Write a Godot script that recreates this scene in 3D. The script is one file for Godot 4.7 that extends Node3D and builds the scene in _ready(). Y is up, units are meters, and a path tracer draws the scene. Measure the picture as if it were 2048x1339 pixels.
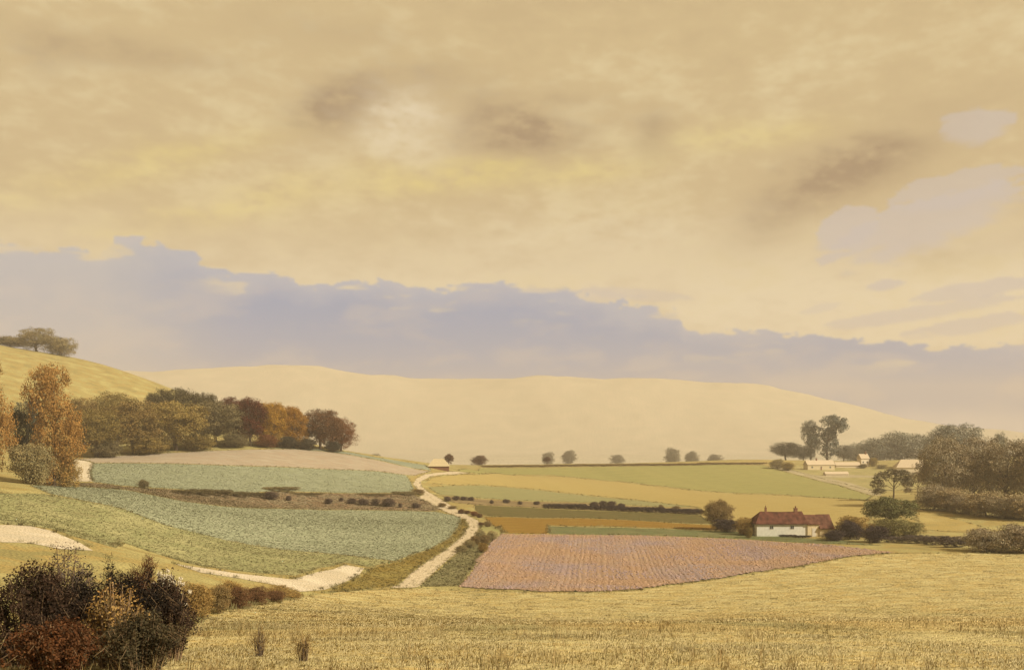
extends Node3D
# A chalk downland valley: stubble slope in front, fields, a lane, a wood under a hill, a cottage and a village, far downs in haze.
# x is right, -z is away from the viewer, y is up; the valley floor lies near y = 2.

const EYE := 25.0
# terrain control points: x, distance, height
const CONTROL := [
	[0, 19, 20.6],
	[-7.1, 17, 21],
	[8.4, 20, 20.3],
	[0, 46, 16.3],
	[15.2, 52, 15.5],
	[-16.8, 40, 17.5],
	[32.4, 50, 15.6],
	[-24.2, 36, 18.2],
	[0, 148, 2.2],
	[30.2, 158, 2.5],
	[65.3, 190, 2.6],
	[99.2, 200, 2.3],
	[-25.9, 120, 6.3],
	[-15.1, 44, 16.7],
	[131.5, 195, 2.7],
	[-16.6, 146, 2.7],
	[-34.6, 130, 7.2],
	[-26.2, 150, 4.4],
	[-49.4, 140, 8.3],
	[-61.1, 130, 13.4],
	[-84.2, 130, 15.7],
	[-75.7, 190, 12],
	[-52.5, 190, 5.2],
	[-26, 180, 3],
	[-102.3, 260, 12.4],
	[-61.6, 300, 4.4],
	[-22.7, 310, 2.9],
	[-108, 230, 14.7],
	[-143.2, 240, 17.7],
	[-139.9, 330, 17.5],
	[-79.8, 370, 14.7],
	[-43.5, 400, 11.2],
	[-155.5, 350, 18.8],
	[-130.5, 370, 20.3],
	[-99.9, 390, 22],
	[-70, 425, 20.2],
	[-59.1, 440, 17.6],
	[-46, 520, 12.3],
	[-348.4, 700, 89.1],
	[-293.2, 700, 79.4],
	[-247, 700, 63.4],
	[-184.5, 720, 36],
	[-121.9, 740, 6.2],
	[-489, 700, 110.4],
	[-224, 450, 31.9],
	[-188.9, 480, 29.9],
	[-289.4, 430, 46.9],
	[-157, 520, 23.7],
	[-16.2, 156, 1.8],
	[-13, 215, 2],
	[-11.3, 265, 2.1],
	[-25.4, 325, 4.3],
	[-38, 385, 8.2],
	[-42.3, 540, 8.3],
	[-44.7, 610, 9.2],
	[59.3, 310, 2.1],
	[-4.2, 345, 3.1],
	[67.9, 236, 2],
	[17.4, 450, 4.4],
	[27.8, 720, 7.1],
	[-22.5, 690, 7.5],
	[101, 720, 8.5],
	[268.1, 780, 8.3],
	[352.7, 840, 8.8],
	[465, 850, 11.2],
	[89.5, 370, 2.4],
	[176.7, 730, 10.9],
	[152.9, 420, 1.5],
	[219.9, 640, 5.5],
	[111.3, 250, 1.9],
	[138.5, 285, 3.3],
	[168.8, 330, 4.9],
	[244.8, 350, 7.2],
	[231.6, 520, 3.9],
	[389.2, 600, 9.7],
	[0, 0, 23.3],
	[0, -60, 31],
	[-40, -40, 30],
	[40, -40, 28],
	[-25, 0, 24.6],
	[25, 0, 22.8],
	[-1000, 1000, 90],
	[-600, 1000, 62],
	[-250, 1000, 10],
	[0, 1000, -11],
	[250, 1000, -11],
	[500, 1000, 2],
	[800, 1000, 6],
	[-1280, 1600, 40],
	[-640, 1600, -3],
	[0, 1600, -3],
	[640, 1600, -3],
	[1280, 1600, -3],
	[-2000, 2500, 40],
	[-1000, 2500, -10],
	[0, 2500, -10],
	[1000, 2500, -10],
	[2000, 2500, -10],
	[-3760, 4700, 5],
	[-1880, 4700, 5],
	[0, 4700, 5],
	[1880, 4700, 5],
	[3760, 4700, 5],
]
# crest of the far downs: x at 3500 m, height
const DOWNS := [
	[-2712, 265],
	[-1822, 265],
	[-1288, 271],
	[-932, 279],
	[-754, 287],
	[-577, 265],
	[-310, 239],
	[-43, 246],
	[100, 258],
	[491, 244],
	[811, 224],
	[1025, 201],
	[1203, 158],
	[1381, 105],
	[1559, 75],
	[1822, 50],
	[2626, 34],
]
const ROW_STEP := 0.022
const COLUMNS := 150
# ground pieces: name, colour, lift, grain angle, grain length along and across, outline x z
const FIELDS := [
	["stubble_field", "straw", 0.03, 0.1, 60, 24, [-13.1, -38, -17.7, -57.5, -21.7, -81.4, -25.3, -117.5, -21.7, -131.8, -18.4, -142.6, -14.5, -154.8, -6.5, -153.2, -1.1, -148.4, 4.1, -144.4, 8.5, -143.6, 12.8, -142.8, 19, -145.7, 24.3, -151, 29.9, -156.2, 39.9, -164.8, 51, -174, 64.4, -187.5, 75.5, -194, 86.7, -194.6, 95.3, -196.2, 103.8, -197.1, 112.8, -197.1, 95.5, -166.8, 80.9, -141.2, 67.3, -117.5, 52.3, -91.4, 23.1, -40.4, 17, -29.6, 13.6, -23.8, 11.4, -19.8, 9.7, -16.9, 8.4, -14.7, 7.5, -13.1, 6.6, -11.6, 6.1, -10.6, 5.7, -10.6, 5.3, -10.4, 5, -10.4, 4.7, -10.4, 4.3, -10.3, 4, -10.3, 3.7, -10.3, 3.3, -10.2, 3, -10.2, 2.7, -10.2, 2.3, -10.1, 2, -10.1, 1.7, -10.1, 1.4, -9.9, 1.1, -9.9, 0.8, -9.9, 0.5, -9.8, 0.2, -9.8, -0.1, -9.8, -0.4, -9.7, -0.7, -9.7, -1, -9.7, -1.3, -9.5, -1.6, -9.5, -1.9, -9.5, -2.2, -9.4, -2.5, -9.4, -2.8, -9.4, -3, -9.3, -3.3, -9.3, -3.6, -9.3, -3.8, -9.1, -4.1, -9.1, -4.4, -9.1, -4.6, -9, -4.9, -9, -5.2, -9, -5.6, -9.8, -6.2, -10.8, -6.9, -12, -7.8, -13.6, -9.1, -15.9, -10.9, -19, -13.8, -24.2, -13.2, -24.4, -12.6, -24.6, -11.9, -24.8, -11.2, -24.9, -10.6, -25.2, -11.5, -30.2]],
	["sage_crop_field", "sage", 0.03, 0.35, 60, 14, [-102.3, -208.7, -103.7, -228.2, -102.1, -240.8, -99.6, -253.2, -90.7, -249.9, -82.4, -247.7, -72, -260.3, -67.4, -279.7, -60.3, -293.5, -51, -300.5, -40.8, -303.9, -24, -306.4, -18.1, -298.4, -15, -289.8, -14.2, -255.5, -14.7, -229.9, -17.5, -207.4, -21.7, -182.3, -26.5, -183.2, -35.8, -188.4, -41.6, -188.7, -52.2, -188.7, -58.8, -185.4, -64.5, -182.9, -75.3, -189, -82.2, -189.3, -90.7, -193]],
	["pasture_slope", "olive_yellow", 0.035, 0, 90, 90, [-95.3, -172.9, -92.6, -180.5, -90.2, -189.9, -81.9, -187.5, -75.1, -188.4, -64.3, -182.3, -58.6, -186.3, -51.9, -187.8, -41.4, -187.8, -35.6, -187.5, -28.6, -183.5, -22, -181.1, -25.1, -171.1, -29.4, -173.2, -31.1, -159.5, -30.9, -140, -36.1, -135.3, -41.7, -131.3, -50.1, -142, -58.8, -147.6, -50.8, -125.9, -56.5, -127.1, -61.1, -130.1, -64.3, -125.9, -69.1, -125.4]],
	["chalk_bank", "chalk", 0.04, 0, 90, 90, [-66.8, -121.3, -64.4, -123.7, -62.4, -127.4, -59.6, -126.9, -52.9, -120.3, -49.2, -115.4, -51, -111, -54.5, -111.2, -56.2, -108, -58, -105.3]],
	["chalk_bank", "chalk", 0.04, 0, 90, 90, [-42, -122.5, -38.9, -126.6, -34.5, -129.6, -30, -134.3, -29.7, -152.4, -28.8, -169.7, -25.3, -168.3, -24.2, -147, -24.5, -128.8, -26.3, -122, -29.9, -123.9, -33.9, -122.5, -37.7, -118.9]],
	["grass_verge", "verge", 0.045, 0, 90, 90, [-14, -286.5, -11.7, -261.9, -12.1, -237.6, -14.8, -201.9, -17.6, -169.7, -18.7, -149.2, -21.8, -132.6, -23.8, -127.1, -23.9, -145.2, -24.4, -169.1, -21.3, -180.8, -17.2, -205.7, -14.4, -227.8, -13.8, -254, -14.6, -286.5]],
	["lane", "road", 0.07, 1.3, 16, 8, [-18.3, -147.8, -17.4, -169.1, -14.4, -200, -11.8, -236.6, -11.4, -261.9, -13.3, -283.3, -18.2, -300.1, -25.2, -318, -29.2, -329.9, -32.9, -336.6, -31.3, -350, -34.9, -365.7, -38.4, -381.4, -38.6, -395.5, -36.5, -408.5, -31, -423.9, -24.7, -444.8, -19.2, -449.9, -23.8, -429.9, -30.4, -415.9, -34.2, -404.8, -36.3, -391.9, -35, -379.9, -31, -362.8, -25.5, -343.5, -19.8, -319.7, -13.5, -299.2, -9.7, -281.7, -8.5, -261.1, -8.9, -231.3, -11.6, -197.4, -13.7, -172.6, -14.9, -155.9]],
	["rough_verge", "darkverge", 0.045, 0, 90, 90, [-14.7, -157.3, -13.3, -172.6, -11.2, -196.8, -8.7, -230.2, -7.4, -236.2, -4.7, -236.9, -6.2, -207.7, -7.3, -182, -8.6, -160.1]],
	["headland", "yellow_green", 0.035, 0, 90, 90, [-8.3, -262.6, -3.2, -263.8, -1.7, -244.4, -4.6, -229.9, -7, -182, -8.6, -159, -9.4, -159, -7.8, -183.2, -5.7, -229.9, -7.5, -238.7]],
	["dark_pasture_strip", "darkolive", 0.035, 0.1, 60, 12, [-12.3, -327.2, 4.4, -330.3, 20.7, -323.2, 32.5, -318, 43.6, -311.1, 57.6, -301.3, 55.9, -270.7, 48, -276.9, 39.8, -283.7, 29.5, -288.6, 18.8, -293, 7.7, -295.1, -3.6, -296.3, -9, -300.1, -11.8, -313.2]],
	["ochre_stubble_strip", "ochre", 0.035, 0.1, 90, 9, [-8.4, -293.9, -3.6, -294.7, 7.6, -293, 18.6, -291, 29.3, -286.9, 39.6, -282.1, 47.6, -274.6, 55.2, -267.6, 56, -252.9, 46.6, -257.7, 36.9, -263, 28.1, -265.3, 19.2, -267.2, 10.1, -268.8, 8.7, -243.4, -2.5, -244.4, -5.3, -266.4]],
	["green_headland", "green", 0.035, 0, 90, 90, [9.7, -265.7, 18.8, -264.1, 27.7, -262.2, 36.5, -260, 45.5, -255.1, 54.2, -250.3, 61.5, -244.1, 67.9, -232, 76.1, -224.7, 79.3, -211.9, 69.2, -217.6, 62.5, -223, 55.4, -228.8, 48.3, -232.3, 41.1, -236.2, 33.6, -239.4, 25.6, -241.2, 17.4, -242.3, 9.2, -243.4]],
	["green_wheat_strip", "greenish", 0.03, 0.15, 90, 12, [-32.4, -379.9, -23.8, -393.5, -13.2, -404.3, 1.3, -413.2, 13.8, -412.7, 26.1, -406.9, 40, -391.4, 51.4, -366.1, 63.6, -337.1, 48.1, -343, 36.2, -354.7, 23.2, -362.8, 9.4, -363.7, -4.4, -361.3, -21.6, -357.5, -26.1, -356.6]],
	["yellow_stubble_strip", "yellow", 0.03, 0.12, 120, 12, [-34, -389.4, -33.9, -401.2, -26.5, -420.7, -14.7, -451.6, 1.7, -546.8, 21.4, -552.8, 40.7, -530.4, 59, -513.2, 74.8, -488.6, 88.3, -461.9, 102, -439.8, 112.9, -430.4, 122.7, -419.1, 128.2, -373, 124.8, -345.4, 96.7, -265.7, 80.7, -249.5, 71.8, -249.5, 62.9, -249.5, 55.1, -260.3, 57.9, -307.2, 64, -334.8, 51.9, -369.5, 40.5, -396.5, 26.4, -412.7, 14, -417.5, 1.3, -417.5, -13.3, -407.4, -24, -396]],
	["upper_pasture", "pasture", 0.03, 0.1, 120, 20, [-24.8, -448.2, -19.8, -608.5, 1.9, -617.9, 24, -622.3, 45.7, -630.5, 67.9, -638, 90.6, -645.6, 116.6, -653.2, 143.1, -660.9, 169.2, -657.8, 171.7, -586.4, 167.2, -501.4, 151.9, -414.3, 128.7, -356.1, 128.2, -391.9, 125.7, -429.3, 115.4, -439.8, 104, -448.8, 89.9, -470.1, 76, -496.5, 59.9, -521.5, 41.5, -540.2, 21.8, -563.6, 1.7, -562.9, -14.9, -459.1]],
	["crest_stubble", "yellow", 0.03, 0, 90, 90, [-11, -638.8, 22, -654.8, 45.9, -663.3, 70.3, -671.1, 94.8, -675.8, 122.3, -685.4, 150.2, -693.4, 196.1, -719.7, 207.1, -707.3, 174.8, -666.4, 144.5, -667.2, 118.1, -661.7, 92, -655.5, 69.1, -649.4, 46.5, -641.8, 24.5, -634.2, -7.6, -624.6]],
	["upper_sage_field", "sage2", 0.03, 0.15, 70, 14, [-139.4, -327.2, -131.4, -337.1, -121.6, -344, -111, -350, -100.5, -354.7, -90, -360.9, -79.6, -369.1, -66.3, -378.9, -52.6, -391.9, -43, -398.6, -40.2, -387.4, -36.6, -367.1, -36.2, -352.3, -45.8, -342.6, -55.2, -335.3, -66.2, -330.3, -76.5, -324.1, -85.3, -308.5, -92.8, -299.7, -99.2, -289.4, -106.2, -269.9, -112.8, -264.5, -127.8, -297.2]],
	["bare_fallow_field", "pink", 0.035, 0.2, 70, 16, [-153, -344.4, -143.8, -360.9, -130, -368.6, -114.1, -377.9, -99.3, -387.4, -86.6, -401.7, -70, -412.2, -56, -416.9, -41.2, -417.5, -34.6, -420.7, -39.7, -402.7, -43.1, -399.6, -52.7, -392.9, -66.3, -379.4, -79.8, -370, -90.3, -361.8, -100.8, -355.6, -111.3, -350.9, -121.8, -345.4, -131.6, -338.9, -139.9, -329.9]],
	["green_crest_strip", "sagegreen", 0.04, 0, 90, 90, [-98.2, -390.9, -87.5, -405.8, -71.3, -419.6, -57.6, -429.3, -39.5, -446.5, -35, -424.5, -41.3, -419.1, -56.2, -418.5, -70.2, -413.2, -86.8, -402.7]],
	["fallow_corner", "chalk", 0.045, 0, 90, 90, [-126.8, -277.3, -151.8, -341.7, -139.4, -327.2, -127.8, -297.2, -113.8, -266.4, -115.4, -254]],
	["hedge_bank_soil", "soilbank", 0.05, 0, 90, 90, [-109.5, -223.3, -111.4, -243.7, -111, -261.9, -104.4, -265.3, -98.2, -286.5, -92.1, -297.6, -84.7, -306.4, -76, -322.4, -65.8, -328.6, -54.9, -333.5, -45.2, -340.3, -35.4, -349.5, -30, -331.2, -22, -311.5, -25.6, -307.2, -41, -305.1, -51.2, -301.8, -60.5, -294.7, -67.9, -281.7, -72.5, -262.2, -83, -249.5, -91.4, -251.8, -100.4, -255.1, -103, -243, -104.6, -230.2]],
	["hedge_bank_soil", "soilbank2", 0.05, 0, 90, 90, [-25, -353.3, -4.4, -356.6, 9.3, -359, 22.9, -357.5, 35.7, -349.1, 47.4, -338, 62.3, -330.3, 58.7, -303, 43.9, -313.2, 32.7, -320.2, 20.8, -325.4, 4.4, -332.6, -12.4, -328.6, -20, -331.2]],
	["hill_field", "yellow", 0.05, 0, 90, 90, [129.4, -315.8, 125.5, -291.8, 124.3, -269.9, 123.8, -259.6, 117.8, -248.8, 111.3, -249.9, 107.1, -255.1, 114.2, -276.9]],
	["village_green", "pale_green", 0.03, 0, 90, 90, [180.7, -675.8, 198.9, -656.3, 225, -654.8, 246.4, -658.6, 248.4, -606.3, 195.7, -466, 164.6, -439.8, 173.6, -512.6, 179.2, -591.3]],
	["village_track", "track", 0.05, 0, 90, 90, [172.1, -658.6, 176.3, -659.4, 184.1, -587.8, 180.1, -524, 169.9, -460.2, 156.9, -416.4, 153.8, -419.6, 166.9, -492.8, 173.4, -582.2]],
	["village_track", "track", 0.06, 0, 90, 90, [182.6, -587.8, 205.4, -597.7, 218.6, -584.3, 212.9, -569, 195.3, -568.3, 182.9, -565.6]],
]
const PLOUGH := [-8.5, -158.4, -7, -182, -4.3, -232.3, -2.5, -241.2, 9.1, -240.8, 17.3, -240.1, 25.3, -238.7, 33.3, -237.3, 40.7, -233.7, 47.9, -230.2, 54.8, -226.4, 61.8, -220.6, 68.5, -215.3, 73.4, -201.5, 75.9, -196.2, 65, -189, 51.7, -176.4, 40.4, -166.8, 30.2, -158.1, 24.6, -153.2, 19.2, -147.8, 13, -144.9, 8.6, -145.7, 4.2, -146.5, -1.9, -153.5]
# field colours (linear): base, spread, tint of the second tone, frequency
const FIELD_COLOURS := [
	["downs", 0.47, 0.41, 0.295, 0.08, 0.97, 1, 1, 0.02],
	["base", 0.348, 0.292, 0.116, 0.2, 1.05, 0.92, 0.8, 0.012],
	["straw", 0.5, 0.42, 0.195, 0.2, 1, 0.88, 0.7, 0.014],
	["sage", 0.334, 0.341, 0.22, 0.14, 0.95, 1, 0.95, 0.012],
	["sage2", 0.285, 0.297, 0.198, 0.14, 1, 1, 0.9, 0.012],
	["olive_yellow", 0.338, 0.312, 0.145, 0.16, 0.9, 0.95, 0.9, 0.012],
	["chalk", 0.6, 0.51, 0.37, 0.12, 0.95, 0.93, 0.88, 0.014],
	["verge", 0.235, 0.18, 0.052, 0.2, 1.1, 1, 0.8, 0.014],
	["road", 0.56, 0.46, 0.31, 0.12, 0.95, 0.93, 0.88, 0.014],
	["darkverge", 0.24, 0.21, 0.102, 0.2, 1, 1.05, 1, 0.014],
	["yellow_green", 0.33, 0.28, 0.115, 0.16, 0.9, 1, 0.9, 0.014],
	["darkolive", 0.138, 0.106, 0.036, 0.2, 0.85, 1.05, 1, 0.014],
	["ochre", 0.248, 0.157, 0.03, 0.22, 1.1, 0.9, 0.7, 0.014],
	["green", 0.168, 0.16, 0.069, 0.2, 0.9, 1.05, 1, 0.014],
	["greenish", 0.289, 0.259, 0.117, 0.14, 0.92, 1, 0.95, 0.012],
	["yellow", 0.402, 0.315, 0.119, 0.14, 1, 0.95, 0.85, 0.012],
	["pasture", 0.312, 0.275, 0.098, 0.16, 0.92, 1, 0.95, 0.012],
	["pink", 0.386, 0.321, 0.231, 0.12, 1.03, 0.94, 0.9, 0.012],
	["sagegreen", 0.265, 0.274, 0.189, 0.14, 0.95, 1, 0.95, 0.012],
	["soilbank", 0.25, 0.195, 0.115, 0.22, 1.08, 0.9, 0.85, 0.016],
	["soilbank2", 0.24, 0.175, 0.085, 0.22, 1, 0.95, 0.9, 0.016],
	["pale_green", 0.36, 0.3, 0.13, 0.16, 0.95, 1, 0.9, 0.014],
	["track", 0.42, 0.35, 0.21, 0.14, 0.95, 0.93, 0.88, 0.014],
]
# leaf colours (linear)
const LEAF := {
	"olive": [0.19, 0.135, 0.038],
	"olivebrown": [0.195, 0.128, 0.04],
	"olive2": [0.25, 0.175, 0.05],
	"greyolive": [0.155, 0.122, 0.056],
	"russet": [0.075, 0.016, 0.006],
	"golden": [0.34, 0.18, 0.022],
	"golden2": [0.28, 0.135, 0.018],
	"brown": [0.125, 0.06, 0.026],
	"orangebrown": [0.16, 0.06, 0.02],
	"darkgreen": [0.075, 0.058, 0.024],
	"darkgrey": [0.058, 0.047, 0.029],
	"rust": [0.31, 0.165, 0.045],
	"slate": [0.075, 0.072, 0.048],
	"paleolive": [0.24, 0.19, 0.085],
	"ochreleaf": [0.273, 0.175, 0.05],
	"hillolive": [0.24, 0.188, 0.083],
	"haze": [0.17, 0.145, 0.085],
	"villagegrey": [0.18, 0.165, 0.125],
	"elm": [0.14, 0.145, 0.115],
	"elmpale": [0.19, 0.185, 0.14],
	"greygreen": [0.22, 0.21, 0.155],
	"paleyellow": [0.34, 0.27, 0.12],
	"yellowleaf": [0.3, 0.22, 0.07],
	"brownolive": [0.3, 0.24, 0.145],
	"brownolive2": [0.275, 0.215, 0.13],
	"olivebrown2": [0.33, 0.25, 0.13],
	"airyolive": [0.168, 0.136, 0.071],
	"darkolive": [0.135, 0.13, 0.048],
	"greenolive": [0.188, 0.162, 0.058],
	"purpledark": [0.058, 0.04, 0.037],
	"tawny": [0.221, 0.15, 0.06],
	"hedgebrown": [0.112, 0.083, 0.063],
	"purplebrown": [0.1, 0.068, 0.05],
	"rustbrown": [0.14, 0.07, 0.03],
	"ochrepale": [0.3, 0.19, 0.06],
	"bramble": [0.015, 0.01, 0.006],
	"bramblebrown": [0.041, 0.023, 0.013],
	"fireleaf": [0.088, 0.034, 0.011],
	"mauve": [0.095, 0.068, 0.051],
	"twigred": [0.088, 0.034, 0.015],
	"ochrebright": [0.28, 0.17, 0.055],
	"olivedull": [0.058, 0.044, 0.02],
}
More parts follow.
